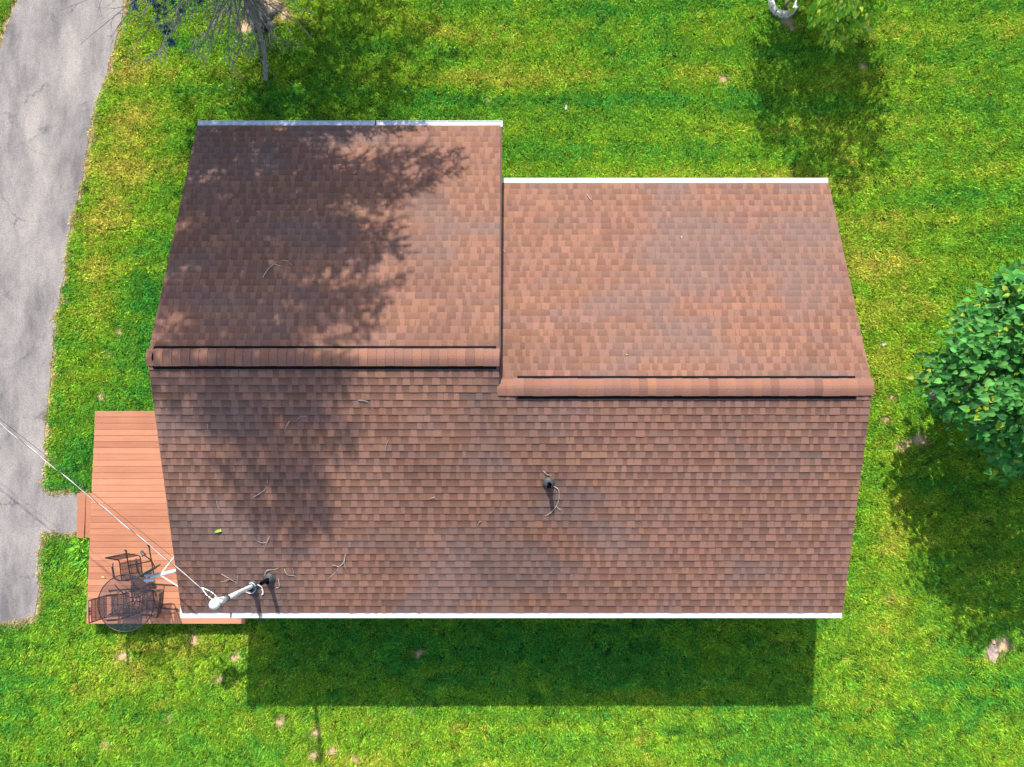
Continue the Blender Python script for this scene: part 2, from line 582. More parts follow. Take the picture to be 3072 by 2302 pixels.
def build_drive():
    # refine outline with a ragged edge
    P = []
    n = len(DRIVE)
    for i in range(n):
        a = Vector((*DRIVE[i], 0)); b = Vector((*DRIVE[(i + 1) % n], 0))
        k = max(1, int((b - a).length / 0.12))
        for j in range(k):
            p = a.lerp(b, j / k)
            nrm = (b - a).normalized().cross(Vector((0, 0, 1)))
            w = (float(fbm(np.array([p.x]), np.array([p.y]), 0.30, 3)[0]) - 0.5) * 0.14
            P.append(p + nrm * w)
    import bmesh
    bm = bmesh.new()
    vs_ = [bm.verts.new((p.x, p.y, 0.014)) for p in P]
    fc = bm.faces.new(vs_)
    if fc.normal.z < 0: fc.normal_flip()
    low = [bm.verts.new((p.x, p.y, -0.02)) for p in P]
    for i in range(len(P)):
        j = (i + 1) % len(P)
        bm.faces.new((vs_[i], low[i], low[j], vs_[j]))
    bmesh.ops.triangulate(bm, faces=[fc])
    me = bpy.data.meshes.new("driveway")
    bm.normal_update()
    bm.to_mesh(me); bm.free()
    me.materials.append(M['asphalt'])
    o = bpy.data.objects.new("driveway", me)
    COL.objects.link(o)
    tag(o, "pale cracked asphalt driveway along the left edge", kind="structure")


build_drive()


# ------------------------------------------------------------------ grass
def build_grass():
    tufts = bpy.data.collections.new("grass_tufts")
    for k in range(6):
        r = random.Random(100 + k)
        mb = MB()
        comb = r.uniform(0, 6.283)
        shade = []
        for b in range(34):
            a = r.uniform(0, 6.283); d = 0.13 * math.sqrt(r.random())
            x, y = d * math.cos(a), d * math.sin(a)
            az = comb + r.gauss(0, .75)
            L = r.uniform(0.07, 0.16); w = r.uniform(0.0050, 0.0095)
            lean = r.uniform(0.25, 1.25)
            dx, dy = math.cos(az), math.sin(az)
            h1 = L * 0.5
            p0 = Vector((x, y, 0)); p1 = p0 + Vector((dx * math.sin(lean * .6), dy * math.sin(lean * .6), math.cos(lean * .6))) * h1
            ln = min(1.52, lean * 1.4)
            p2 = p1 + Vector((dx * math.sin(ln), dy * math.sin(ln), math.cos(ln))) * (L - h1)
            sd = Vector((-dy, dx, 0)) * w
            mb.add([p0 - sd, p0 + sd, p1 + sd * 0.9, p1 - sd * 0.9, p2], [(0, 1, 2, 3), (3, 2, 4)])
            sh = r.choice((.45, .62, .8, .95, 1.1, 1.3, 1.65))
            shade += [sh * .8, sh * .8, sh, sh, sh * 1.1]
        o = mb.build("grass_tuft", M['grass'])
        at = o.data.attributes.new("shade", 'FLOAT', 'POINT')
        at.data.foreach_set("value", shade)
        COL.objects.unlink(o)
        tufts.objects.link(o)
    xa, xb, ya, yb = -15.2, 15.2, -10.4, 13.6
    n = int((xb - xa) * (yb - ya) * 200)
    x = rng.uniform(xa, xb, n); y = rng.uniform(ya, yb, n)
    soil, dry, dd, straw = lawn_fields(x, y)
    keep = (dd > -0.02)
    keep &= ~((x > -6.2) & (x < 6.2) & (y > -3.25) & (y < 4.9))
    keep &= ~((x > -6.2) & (x < -0.8) & (y > 4.8) & (y < 6.1))
    keep &= ~((x > -9.95) & (x < -6.2) & (y > -4.40) & (y < 0.5))
    keep &= ~((x > -10.44) & (x < -9.9) & (y > -2.5) & (y < -1.44))
    keep &= rng.random(n) > soil * 1.05
    keep &= rng.random(n) > straw * 0.35
    keep &= np.hypot(x + 6.35, y - 10.44) > 0.35
    x, y, soil, dry, straw, dd = [q[keep] for q in (x, y, soil, dry, straw, dd)]
    n = len(x)
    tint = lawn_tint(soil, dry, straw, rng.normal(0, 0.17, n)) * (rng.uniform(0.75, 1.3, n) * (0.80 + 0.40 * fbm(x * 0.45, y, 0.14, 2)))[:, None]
    # a taller unmown clump by the deck step
    tall = np.exp(-(((x + 10.25) / 0.25) ** 2 + ((y + 2.75) / 0.35) ** 2)) + 0.6 * np.exp(-(((x + 10.1) / 0.12) ** 2 + ((y + 3.1) / 0.6) ** 2))
    tint = tint * (1 + 0.35 * tall[:, None])
    me = bpy.data.meshes.new("grass")
    me.from_pydata(np.stack([x, y, np.full(n, 0.0)], 1).tolist(), [], [])
    a = me.attributes.new("tint", 'FLOAT_COLOR', 'POINT')
    a.data.foreach_set("color", np.concatenate([tint, np.ones((n, 1))], 1).astype(np.float32).ravel())
    a = me.attributes.new("turn", 'FLOAT_VECTOR', 'POINT')
    rot = np.zeros((n, 3), np.float32); rot[:, 2] = rng.uniform(0, 6.283, n)
    a.data.foreach_set("vector", rot.ravel())
    a = me.attributes.new("size", 'FLOAT', 'POINT')
    size = (rng.uniform(0.55, 0.95, n) * (1 - 0.35 * straw) * (1 - 0.4 * soil) + 1.2 * tall).astype(np.float32)
    a.data.foreach_set("value", size)
    a = me.attributes.new("pick", 'INT', 'POINT')
    a.data.foreach_set("value", rng.integers(0, 6, n).astype(np.int32))
    me.materials.append(M['grass'])
    o = bpy.data.objects.new("grass", me)
    COL.objects.link(o)
    tag(o, "short mown grass covering the lawn around the house", "grass", kind="stuff")
    ng = bpy.data.node_groups.new("grass_scatter", 'GeometryNodeTree')
    ng.interface.new_socket("Geometry", in_out='INPUT', socket_type='NodeSocketGeometry')
    ng.interface.new_socket("Geometry", in_out='OUTPUT', socket_type='NodeSocketGeometry')
    gi = ng.nodes.new("NodeGroupInput"); go = ng.nodes.new("NodeGroupOutput")
    ip = ng.nodes.new("GeometryNodeInstanceOnPoints")
    ci = ng.nodes.new("GeometryNodeCollectionInfo")
    ci.inputs["Collection"].default_value = tufts
    ci.inputs["Separate Children"].default_value = True
    ci.inputs["Reset Children"].default_value = True

    def named(nm, ty):
        q = ng.nodes.new("GeometryNodeInputNamedAttribute")
        q.data_type = ty
        q.inputs["Name"].default_value = nm
        return next(s for s in q.outputs if s.enabled and s.name == "Attribute")
    ip.inputs["Pick Instance"].default_value = True
    L = ng.links.new
    L(gi.outputs[0], ip.inputs["Points"])
    L(ci.outputs[0], ip.inputs["Instance"])
    L(named("pick", 'INT'), ip.inputs["Instance Index"])
    L(named("turn", 'FLOAT_VECTOR'), ip.inputs["Rotation"])
    L(named("size", 'FLOAT'), ip.inputs["Scale"])
    L(ip.outputs[0], go.inputs[0])
    md = o.modifiers.new("scatter", 'NODES')
    md.node_group = ng


build_grass()

# ------------------------------------------------------------------ house
house = empty("house", (0, 0, 0))
tag(house, "single-storey house with brown shingled gable roof in two stepped blocks", "house")


def prism(x0, x1, prof):
    n = len(prof)
    v = [(x0, y, z) for y, z in prof] + [(x1, y, z) for y, z in prof]
    f = [tuple(range(n))[::-1], tuple(range(n, 2 * n))]
    for i in range(n):
        j = (i + 1) % n
        f.append((i, j, n + j, n + i))
    return v, f


# walls (plain siding laps)
def wall(x0, x1, y0, y1, name="wall"):
    mb = MB()
    alongx = (x1 - x0) > (y1 - y0)
    z = 0.0
    while z < 2.58:
        z1 = min(z + 0.2, 2.58)
        o = 0.0
        mb.box(x0, x1, y0, y1, z, z1 - 0.012)
        mb.box(x0 + 0.008, x1 - 0.008, y0 + 0.008, y1 - 0.008, z1 - 0.012, z1)
        z = z1
    return mb.build(name, M['siding'], house)


wall(-6.27, 6.27, -3.30, -3.15)
wall(-6.27, -6.12, -3.15, 6.05)
wall(6.12, 6.27, -3.15, 4.82)
wall(-6.27, -0.70, 6.05, 6.20)
wall(-0.85, -0.70, 4.97, 6.05)
wall(-0.85, 6.27, 4.82, 4.97)

rmb = MB()
ZB = 2.56
rmb.add(*prism(X0 + 0.012, XS, [(FE_Y + .012, ZB), (BL_Y - .012, ZB), (BL_Y - .012, EAVE_Z - .004), (RL_Y, RL_Z), (FE_Y + .012, EAVE_Z - .004)]))
rmb.add(*prism(XS + 0.0005, X1 - 0.012, [(FE_Y + .012, ZB), (BR_Y - .012, ZB), (BR_Y - .012, EAVE_Z - .004), (RR_Y, RR_Z), (FE_Y + .012, EAVE_Z - .004)]))
roof = rmb.build("roof", M['felt'], house)

# brown board closing the step between the two blocks
sb = MB()
ys = [BL_Y - 0.02, RL_Y, RR_Y + 0.02]
sb.add([(XS + 0.004, BL_Y - .02, EAVE_Z - .14), (XS + 0.004, BL_Y - .02, EAVE_Z - .01), (XS + 0.004, RL_Y, RL_Z - .01), (XS + 0.004, RR_Y, RR_Z - .01),
        (XS + 0.004, BR_Y, EAVE_Z - .14),
        (XS + 0.026, BL_Y - .02, EAVE_Z - .14), (XS + 0.026, BL_Y - .02, EAVE_Z - .01), (XS + 0.026, RL_Y, RL_Z - .01), (XS + 0.026, RR_Y, RR_Z - .01),
        (XS + 0.026, BR_Y, EAVE_Z - .14)],
       [(0, 1, 2, 3, 4), (9, 8, 7, 6, 5), (0, 5, 6, 1), (1, 6, 7, 2), (2, 7, 8, 3), (3, 8, 9, 4), (4, 9, 5, 0)])
sb.build("rake_board", M['fascia'], house)

# --- shingles
PAL = np.array([[0.205, 0.112, 0.082], [0.196, 0.108, 0.083], [0.216, 0.117, 0.080], [0.186, 0.106, 0.088],
                [0.180, 0.104, 0.088], [0.170, 0.105, 0.086], [0.212, 0.108, 0.082], [0.224, 0.126, 0.086]])
PW = np.array([.24, .20, .15, .14, .10, .07, .05, .05])
PAL = PAL * 0.62 + PAL.mean(0) * 0.38
PAL = PAL * np.array([0.965, 0.885, 0.81])
GREYED = np.array([0.145, 0.108, 0.098])
cells = []     # (verts 8x3, colour)


def stain(x, y, col):
    """weathered grey smudges, wider than tall"""
    X, Y = np.array([x]), np.array([y])
    s1 = fbm(X * 0.6, Y, 0.75, 4)[0]
    s2 = fbm(X + 50, Y, 3.2, 3)[0]
    g = max(0.0, min(1.0, (s1 - 0.50) * 4.5 + (s2 - 0.5) * 2.2))
    m = 0.48 * g
    big = 1.0 - 0.20 * max(0.0, min(1.0, (fbm(X - 30, Y + 9, 2.4, 3)[0] - 0.5) * 5))
    return (col * (1 - m) + GREYED * m) * big


def shingle_plane(xa, xb, ye, ze, yr, zr, xcut=None, exposure=0.1445):
    d = Vector((0, yr - ye, zr - ze)); L = d.length; d.normalize()
    nrm = Vector((1, 0, 0)).cross(d)
    if nrm.z < 0: nrm = -nrm
    nc = int(math.ceil(L / exposure))
    for k in range(nc):
        s0 = k * exposure
        if k == 0: s0 = -0.012
        s1 = min((k + 1) * exposure + 0.006, L)
        if s1 - s0 < 0.03: continue
        x = xa - (0.0 if k % 2 else 0.0)
        ph = random.uniform(0, 6.28)
        x -= random.uniform(0, 0.12)
        raised = random.random() < 0.5
        strip_left = 0; base = PAL[0]; tone = 1
        while x < xb - 0.02:
            w = random.choice((0.075, 0.095, 0.11, 0.125, 0.14, 0.16, 0.19)) * random.uniform(0.92, 1.08)
            a, b = max(x, xa), min(x + w, xb)
            if b > xb - 0.05: b = xb
            x += w
            if b - a < 0.012: continue
            if strip_left <= 0:
                strip_left = random.uniform(0.18, 0.75)
                base = PAL[rng.choice(len(PAL), p=PW)]
                tone = random.uniform(0.96, 1.04)
            strip_left -= w
            raised = not raised if random.random() < 0.86 else raised
            h = 0.0175 if raised else 0.0140
            wob = 0.0025 * math.sin((a + b) * 1.7 + ph) + random.uniform(-0.0012, 0.0012)
            fl = 0.018 if raised else 0.0
            sa = s0 + wob
            e0 = ye + d.y * sa; f0 = ze + d.z * sa
            e1 = ye + d.y * s1; f1 = ze + d.z * s1
            g = 0.0003
            aa, bb = a + g, b - g
            ta = aa + (fl * random.uniform(.2, 1) if a > xa + .01 else 0); tb = bb - (fl * random.uniform(.2, 1) if b < xb - .01 else 0)
            up = nrm
            V = np.array([[aa, e0, f0], [bb, e0, f0], [tb, e1, f1], [ta, e1, f1],
                          [aa + up.x * h, e0 + up.y * h, f0 + up.z * h], [bb, e0 + up.y * h, f0 + up.z * h],
                          [tb, e1 + up.y * 0.0035, f1 + up.z * 0.0035], [ta, e1 + up.y * 0.0035, f1 + up.z * 0.0035]])
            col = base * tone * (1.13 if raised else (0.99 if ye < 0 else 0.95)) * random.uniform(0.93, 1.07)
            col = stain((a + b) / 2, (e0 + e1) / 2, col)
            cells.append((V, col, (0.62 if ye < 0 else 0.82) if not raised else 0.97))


strips = []


def course_strips(xa, xb, ye, ze, yr, zr, exposure=0.1445):
    d = Vector((0, yr - ye, zr - ze)); L = d.length; d.normalize()
    up = Vector((1, 0, 0)).cross(d)
    if up.z < 0: up = -up
    back = yr < ye
    for k in range(int(math.ceil(L / exposure))):
        s0 = k * exposure + 0.004; s1 = min((k + 1) * exposure + .004, L)
        if s1 - s0 < .02: continue
        V = []
        for (s_, h_) in ((s0, .0105), (s1, .002)):
            for x in (xa, xb):
                V.append((x, ye + d.y * s_ + up.y * h_, ze + d.z * s_ + up.z * h_))
        strips.append((V, [(0, 2, 3, 1)] if back else [(0, 1, 3, 2)]))


course_strips(X0, XS, FE_Y, EAVE_Z, RL_Y, RL_Z)
course_strips(XS, X1, FE_Y, EAVE_Z, RR_Y, RR_Z)
course_strips(X0, XS, BL_Y, EAVE_Z, RL_Y, RL_Z)
course_strips(XS + 0.03, X1, BR_Y, EAVE_Z, RR_Y, RR_Z)
NF0 = len(cells)
shingle_plane(X0, XS, FE_Y, EAVE_Z, RL_Y, RL_Z)
shingle_plane(XS, X1, FE_Y, EAVE_Z, RR_Y, RR_Z)
NF1 = len(cells)
shingle_plane(X0, XS, BL_Y, EAVE_Z, RL_Y, RL_Z)
shingle_plane(XS + 0.03, X1, BR_Y, EAVE_Z, RR_Y, RR_Z)

CF = [(0, 3, 2, 1), (4, 5, 6, 7), (0, 1, 5, 4), (1, 2, 6, 5), (3, 0, 4, 7), (2, 3, 7, 6)]
CFB = [tuple(reversed(f)) for f in CF]
cpos = np.array(CAM)


def proj_area(V):
    c = V[4:].mean(0)
    n = np.cross(V[5] - V[4], V[7] - V[4])
    r = cpos - c
    dist = np.linalg.norm(r)
    return abs(n @ r) / dist ** 3


areas = np.array([proj_area(V) for V, c, b in cells])
order = np.argsort(-areas)
single = set(order[:300].tolist())
rest = MB()
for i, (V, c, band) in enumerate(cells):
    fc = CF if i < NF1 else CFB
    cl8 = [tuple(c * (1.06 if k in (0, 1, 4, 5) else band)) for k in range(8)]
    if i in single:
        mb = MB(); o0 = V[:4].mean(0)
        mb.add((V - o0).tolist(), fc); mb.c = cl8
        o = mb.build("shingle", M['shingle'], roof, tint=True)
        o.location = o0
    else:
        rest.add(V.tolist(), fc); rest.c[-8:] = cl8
for V, F in strips:
    rest.add(V, F, tuple(PAL.mean(0) * 0.86))
ro = rest.build("shingle_courses", M['shingle'], roof, tint=True)
tag(ro, kind="stuff")


# --- ridges: vent body and cap shingles
def ridge(xa, xb, va, vb, ry, rz):
    body = MB()
    w = 0.214
    hh = 0.036
    prof = [(ry - w, rz - w * SLF + 0.012), (ry + w, rz - w * SLF + 0.012), (ry + w, rz - w * SLF + hh), (ry, rz + hh), (ry - w, rz - w * SLF + hh)]
    body.add(*prism(va, vb, prof))
    vent = body.build("ridge_vent", M['black'], house)
    x = xa
    first = True
    while x < xb - 0.02:
        w_ = min(0.163 + random.uniform(-.006, .006), xb - x)
        if xb - (x + w_) < 0.05: w_ = xb - x
        mid = x + w_ / 2
        onv = va < mid < vb
        base = (0.056 if onv else 0.016)
        half = 0.163 if onv else 0.155
        yo = [-1, -0.72, -0.42, -0.15, 0.15, 0.42, 0.72, 1]
        V = []
        jy = random.uniform(-0.004, 0.004)
        for (xx, lift) in ((x - 0.012, 0.0), (x + w_, 0.013)):
            for t in yo:
                yy = t * half * random.uniform(.99, 1.01)
                zz = base + 0.018 - SLF * 1.04 * math.sqrt(yy * yy + 0.055 ** 2) - (0.008 * abs(t) ** 3 if onv else 0)
                V.append((xx, ry + yy + jy, rz + zz + lift))
            for t in yo:
                yy = t * half
                zz = base + 0.010 - SLF * 1.04 * math.sqrt(yy * yy + 0.055 ** 2) - (0.008 * abs(t) ** 3 if onv else 0)
                V.append((xx, ry + yy + jy, rz + zz + lift))
        F = []
        for k in range(7):
            F.append((k, 16 + k, 17 + k, k + 1))
            F.append((8 + k, 9 + k, 25 + k, 24 + k))
            F.append((16 + k, 24 + k, 25 + k, 17 + k))
            F.append((k, k + 1, 9 + k, 8 + k))
        F += [(0, 8, 24, 16), (7, 23, 31, 15)]
        o0 = np.array([mid, ry, rz])
        mb = MB()
        c = PAL[rng.choice(5)] * random.uniform(1.02, 1.17) * np.array([1.10, 1.05, 1.02])
        if random.random() < 0.07: c = c * 0.82
        mb.add((np.array(V) - o0).tolist(), F, tuple(c))
        o = mb.build("ridge_cap", M['shingle'], vent, tint=True)
        o.location = o0
        x += w_


ridge(X0 - 0.02, XS + 0.01, X0 + 0.09, XS - 0.05, RL_Y, RL_Z)
ridge(XS - 0.02, X1 + 0.02, XS + 0.34, X1 - 0.30, RR_Y, RR_Z)


# --- gutters
def gutter(xa, xb, ye, sgn, lining='gutter_white', hang=False):
    """open trough; sgn +1 for a back eave (opens to +Y)"""
    zt = EAVE_Z - 0.002
    y0 = ye + sgn * 0.0
    prof = [(0.0, 0.0), (0.0, -0.085), (0.072, -0.085), (0.088, -0.05), (0.112, -0.02), (0.112, 0.0), (0.124, 0.0), (0.124, -0.024),
            (0.100, -0.056), (0.080, -0.095), (-0.006, -0.095), (-0.006, 0.0)]
    pts = [(y0 + sgn * a, zt + b) for a, b in prof]
    if sgn < 0: pts = pts[::-1]
    mb = MB()
    n = len(pts)
    v, f = prism(xa, xb, pts)
    mb.add(v, f)
    # end caps
    for xe in (xa, xb):
        a, b = sorted((y0 - sgn * 0.006, y0 + sgn * 0.124))
        mb.box(xe - 0.006, xe + 0.006, a, b, zt - 0.096, zt + 0.003)
    g = mb.build("gutter", M['white'], house)
    # weathered lining inside the trough
    li = MB()
    a, b = sorted((y0 + sgn * 0.003, y0 + sgn * 0.108))
    segs = 24
    for s in range(segs):
        u0 = xa + 0.01 + (xb - xa - 0.02) * s / segs; u1 = xa + 0.01 + (xb - xa - 0.02) * (s + 1) / segs
        z_ = zt - 0.012
        li.add([(u0, a, z_), (u1, a, z_), (u1, b, z_), (u0, b, z_)], [(0, 1, 2, 3)])
    li.build("lining", M[lining], g)
    # hidden hangers and the joint strips
    x = xa + 0.6
    while hang and x < xb - .2:
        hb = MB()
        a, b = sorted((y0 + sgn * 0.0, y0 + sgn * 0.118))
        hb.box(x, x + 0.02, a, b, zt + 0.001, zt + 0.004)
        hb.build("hanger", M['white'], g)
        x += random.uniform(.75, 1.0)
    return g


gl = gutter(X0 + 0.02, XS + 0.03, BL_Y, 1, 'gutter_in', True)
gr = gutter(XS + 0.05, X1 - 0.02, BR_Y, 1)
gf = gutter(X0 + 0.02, X1 - 0.02, FE_Y, -1)
j = MB(); j.box(-5.72, -5.695, FE_Y - 0.127, FE_Y, EAVE_Z - 0.06, EAVE_Z + 0.004); j.build("joint_strip", M['rubber'], gf)
j = MB(); j.box(-2.92, -2.90, BL_Y, BL_Y + 0.127, EAVE_Z - 0.06, EAVE_Z + 0.004); j.build("joint_strip", M['rubber'], gl)
deb = MB()
for k in range(26):
    x = random.choice((random.uniform(-5.45, -4.95), random.uniform(-3.2, -2.6), random.uniform(-4.4, 1.5)))
    y = FE_Y - random.uniform(0.02, 0.09); r = random.uniform(.012, .035)
    deb.add([(x - r, y, EAVE_Z - .010), (x, y - r * .6, EAVE_Z - .008), (x + r, y + .004, EAVE_Z - .010), (x, y + r * .6, EAVE_Z - .006)], [(0, 1, 2, 3)])
tag(deb.build("gutter_litter", M['dryleaf'], gf), kind="stuff")
dn = MB()
dn.box(-5.62, -5.54, -3.40, -3.305, 0.1, 2.45); dn.tube([(-5.58, -3.36, 2.42), (-5.58, -3.45, 2.52), (-5.58, -3.78, 2.60)], 0.04, 8)
dn.build("downspout", M['white'], house)
fb = MB()
fb.box(X0, X0 + 0.011, FE_Y, BL_Y, ZB - 0.03, EAVE_Z - .05)
fb.build("rake_trim", M['white'], house)
# white corner return at the front-left gutter end
cr = MB(); cr.box(X0 - 0.012, X0 + 0.012, FE_Y - 0.11, FE_Y + 0.10, EAVE_Z - 0.09, EAVE_Z + 0.02)
cr.build("corner_return", M['white'], house)

# ------------------------------------------------------------------ deck with step
deck = empty("deck", (-8.13, -1.95, 0))
tag(deck, "low red-stained wooden deck beside the house with a side step", "deck")
DZ = 0.38
DX0, DX1, DY0, DY1 = -10.0, -6.275, -4.46, 0.54
nb = 34
pitch = (DY1 - DY0) / nb
for k in range(nb):
    mb = MB()
    y = DY0 + k * pitch
    wx0 = DX0 + random.uniform(-.006, .006)
    mb.bevbox(wx0 + 8.13, DX1 + 8.13, y + 0.0026 + 1.95, y + pitch - 0.0026 + 1.95, DZ - 0.028, DZ + random.uniform(-.0012, .0012), 0.004)
    mb.build("board", M['deck'], deck)
mb = MB()
ox, oy = 8.13, 1.95
for a in (DX0 + .012, DX1 - 0.05):
    mb.box(a + ox, a + .038 + ox, DY0 + .012 + oy, DY1 - .012 + oy, DZ - .21, DZ - .03)
for a in (DY0 + .012, DY1 - .05):
    mb.box(DX0 + .052 + ox, DX1 - .052 + ox, a + oy, a + .038 + oy, DZ - .21, DZ - .03)
for k in range(1, 9):
    a = DX0 + k * .41
    mb.box(a + ox, a + .038 + ox, DY0 + .052 + oy, DY1 - .052 + oy, DZ - .20, DZ - .031)
mb.build("joist_frame", M['deck'], deck)
for px_ in (DX0 + .12, -8.2, DX1 - .2):
    for py_ in (DY0 + .12, -2.0, DY1 - .15):
        mb = MB(); mb.box(px_ + ox, px_ + .09 + ox, py_ + oy, py_ + .09 + oy, 0, DZ - .2); mb.build("post", M['deck'], deck)
step = MB()
step.box(-10.40 + ox, -10.02 + ox, -2.47 + oy, -2.44 + oy, 0, .17)
step.box(-10.40 + ox, -10.02 + ox, -1.47 + oy, -1.44 + oy, 0, .17)
step.box(-10.40 + ox, -10.375 + ox, -2.439 + oy, -1.471 + oy, 0.01, .169)
stp = step.build("step", M['deck'], deck)
for (a, b) in ((-10.44, -10.245), (-10.237, -10.045)):
    mb = MB()
    V = [(a + .02 + ox, -2.485 + oy, .171), (b + ox, -2.50 + oy, .171), (b + ox, -1.43 + oy, .171), (a + ox, -1.425 + oy, .171)]
    V += [(x, y, .197) for x, y, z in V]
    mb.add(V, [(0, 3, 2, 1), (4, 5, 6, 7), (0, 1, 5, 4), (1, 2, 6, 5), (2, 3, 7, 6), (3, 0, 4, 7)])
    mb.build("board", M['deck'], stp)

# ------------------------------------------------------------------ patio table and chairs
tbl = empty("patio_table", (-8.70, -3.81, DZ))
tag(tbl, "round smoked-glass patio table with dark metal legs at the deck corner", "table")
mb = MB(); mb.lathe([(0.0, 0.715), (0.632, 0.715), (0.632, 0.722), (0.0, 0.722)], 56); mb.build("glass_top", M['glass'], tbl)
mb = MB(); mb.tube([(0.635 * math.cos(a), 0.635 * math.sin(a), .715) for a in np.linspace(0, 2 * math.pi, 57)], 0.011, 8, cap=False)
mb.build("rim", M['frame'], tbl, smooth=True)
mb = MB(); mb.lathe([(0.0, .724), (.03, .724), (.042, .73), (.042, .736), (.022, .738), (.022, .728), (0, .728)], 18); mb.build("umbrella_collar", M['rubber'], tbl)
mb = MB()
mb.tube([(0.30 * math.cos(a), 0.30 * math.sin(a), .70) for a in np.linspace(0, 2 * math.pi, 33)], 0.008, 6, cap=False)
mb.tube([(0.055 * math.cos(a), 0.055 * math.sin(a), .36) for a in np.linspace(0, 2 * math.pi, 17)], 0.010, 6, cap=False)
mb.build("ring", M['frame'], tbl)
for k in range(4):
    a = R(35 + 90 * k); ca, sa = math.cos(a), math.sin(a)
    pr = [(0.50, .70), (.34, .66), (.15, .54), (.06, .40), (.065, .30), (.16, .17), (.34, .05), (.40, .012)]
    mb = MB(); mb.tube(smooth_path([(r * ca, r * sa, z) for r, z in pr], 4), 0.011, 7)
    mb.build("leg", M['frame'], tbl, smooth=True)


def make_chair(label):
    t = empty("patio_chair")
    tag(t, label, "chair", "dark metal chairs around the patio table")
    for s in (-1, 1):
        x = 0.275 * s
        mb = MB()
        p = [(x, -0.40, 0.035), (x, -.36, .014), (x, -.10, .012), (x, 0.20, 0.012), (x, 0.30, 0.05), (x, .305, .14), (x, .27, .30), (x, 0.22, 0.50), (x, 0.17, 0.61),
             (x, 0.08, .645), (x, -0.10, .64), (x * .96, -.20, .62)]
        mb.tube(smooth_path(p, 4), 0.0125, 7)
        mb.lathe([(0, -.012), (.022, -.012), (.022, .014), (0, .014)], 8, (x, -.40, .035), Vector((0, 1, 0)))
        mb.build("leg", M['frame'], t, smooth=True)
        arm = MB()
        arm.bevbox(x - .022, x + .022, -0.12, 0.12, .652, .664, .004)
        arm.build("armrest", M['frame'], t)
    mb = MB()
    for s in (-1, 1):
        x = 0.245 * s
        mb.tube(smooth_path([(x, 0.255, 0.40), (x, .21, .43), (x, 0.0, .415), (x, -.17, .40), (x, -.225, .44), (x, -.275, .60), (x, -.35, .88), (x, -.365, .915)], 4), 0.0115, 7)
    mb.tube([(-.245, -.365, .915), (.245, -.365, .915)], .0115, 7)
    mb.tube([(-.245, -.345, .855), (.245, -.345, .855)], .008, 6)
    mb.tube([(-.245, .255, .40), (.245, .255, .40)], .0115, 7)
    mb.tube([(-.275, -.03, .012), (.275, -.03, .012)], .008, 6)
    mb.tube([(-.275, .27, .30), (.275, .27, .30)], .008, 6)
    mb.build("seat_frame", M['frame'], t, smooth=True)
    mb = MB()
    for yy, zz in ((.14, .424), (.0, .412), (-.13, .400)):
        mb.tube([(-.245, yy, zz), (.245, yy, zz)], .0055, 5)
    for zz in (.52, .63, .74):
        yy = -.225 - (zz - .44) * .29
        mb.tube([(-.245, yy - .004, zz), (.245, yy - .004, zz)], .0055, 5)
    mb.tube([(0, .24, .415), (0, -.18, .396)], .005, 5)
    mb.build("cross_rods", M['frame'], t)
    # scroll ornament between the two top bars
    mb = MB()
    for s in (-1, 1):
        c = [(s * (.03 + .055 * u / 12), -.355, .885 + .02 * math.sin(u * 1.1)) for u in range(13)]
        mb.tube(c, .007, 5)
    mb.lathe([(0, -.012), (.02, -.008), (.02, .008), (0, .012)], 8, (0, -.355, .885), Vector((0, 1, 0)))
    mb.build("scroll", M['frame'], t)
    mb = MB()
    for (ya, za, yb_, zb_) in ((.24, .418, .02, .406), (.02, .406, -.165, .398)):
        mb.add([(-.235, ya, za), (.235, ya, za), (.235, yb_, zb_), (-.235, yb_, zb_), (-.235, ya, za - .004), (.235, ya, za - .004), (.235, yb_, zb_ - .004), (-.235, yb_, zb_ - .004)],
               [(0, 1, 2, 3), (7, 6, 5, 4), (0, 4, 5, 1), (2, 6, 7, 3), (1, 5, 6, 2), (3, 7, 4, 0)])
    mb.build("seat", M['sling'], t)
    mb = MB()
    mb.add([(-.235, -.225, .45), (.235, -.225, .45), (.235, -.343, .85), (-.235, -.343, .85), (-.235, -.229, .45), (.235, -.229, .45), (.235, -.347, .85), (-.235, -.347, .85)],
           [(0, 1, 2, 3), (7, 6, 5, 4), (0, 4, 5, 1), (2, 6, 7, 3), (1, 5, 6, 2), (3, 7, 4, 0)])
    mb.build("backrest", M['sling'], t)
    return t


ch = make_chair("dark metal sling chair on the driveway side of the glass table")
ch.location = (-9.05, -3.93, DZ); ch.rotation_euler = (0, 0, R(-90 + 4))
ch2 = copy_tree(ch); ch2["label"] = "dark metal sling chair on the far side of the table, nearest the deck middle"
ch2.location = (-8.78, -3.08, DZ); ch2.rotation_euler = (0, 0, R(180 + 12))
ch3 = copy_tree(ch); ch3["label"] = "dark metal sling chair between the glass table and the house"
ch3.location = (-8.24, -3.82, DZ); ch3.rotation_euler = (0, 0, R(90 - 3))

# ------------------------------------------------------------------ satellite dish on the gable
sd = empty("satellite_dish", (-6.27, -2.78, 2.35))
tag(sd, "small dark satellite dish on white braced arm at the roof edge above the deck", "satellite dish")
O = Vector((-6.27, -2.78, 2.35))


def L_(p): return tuple(Vector(p) - O)


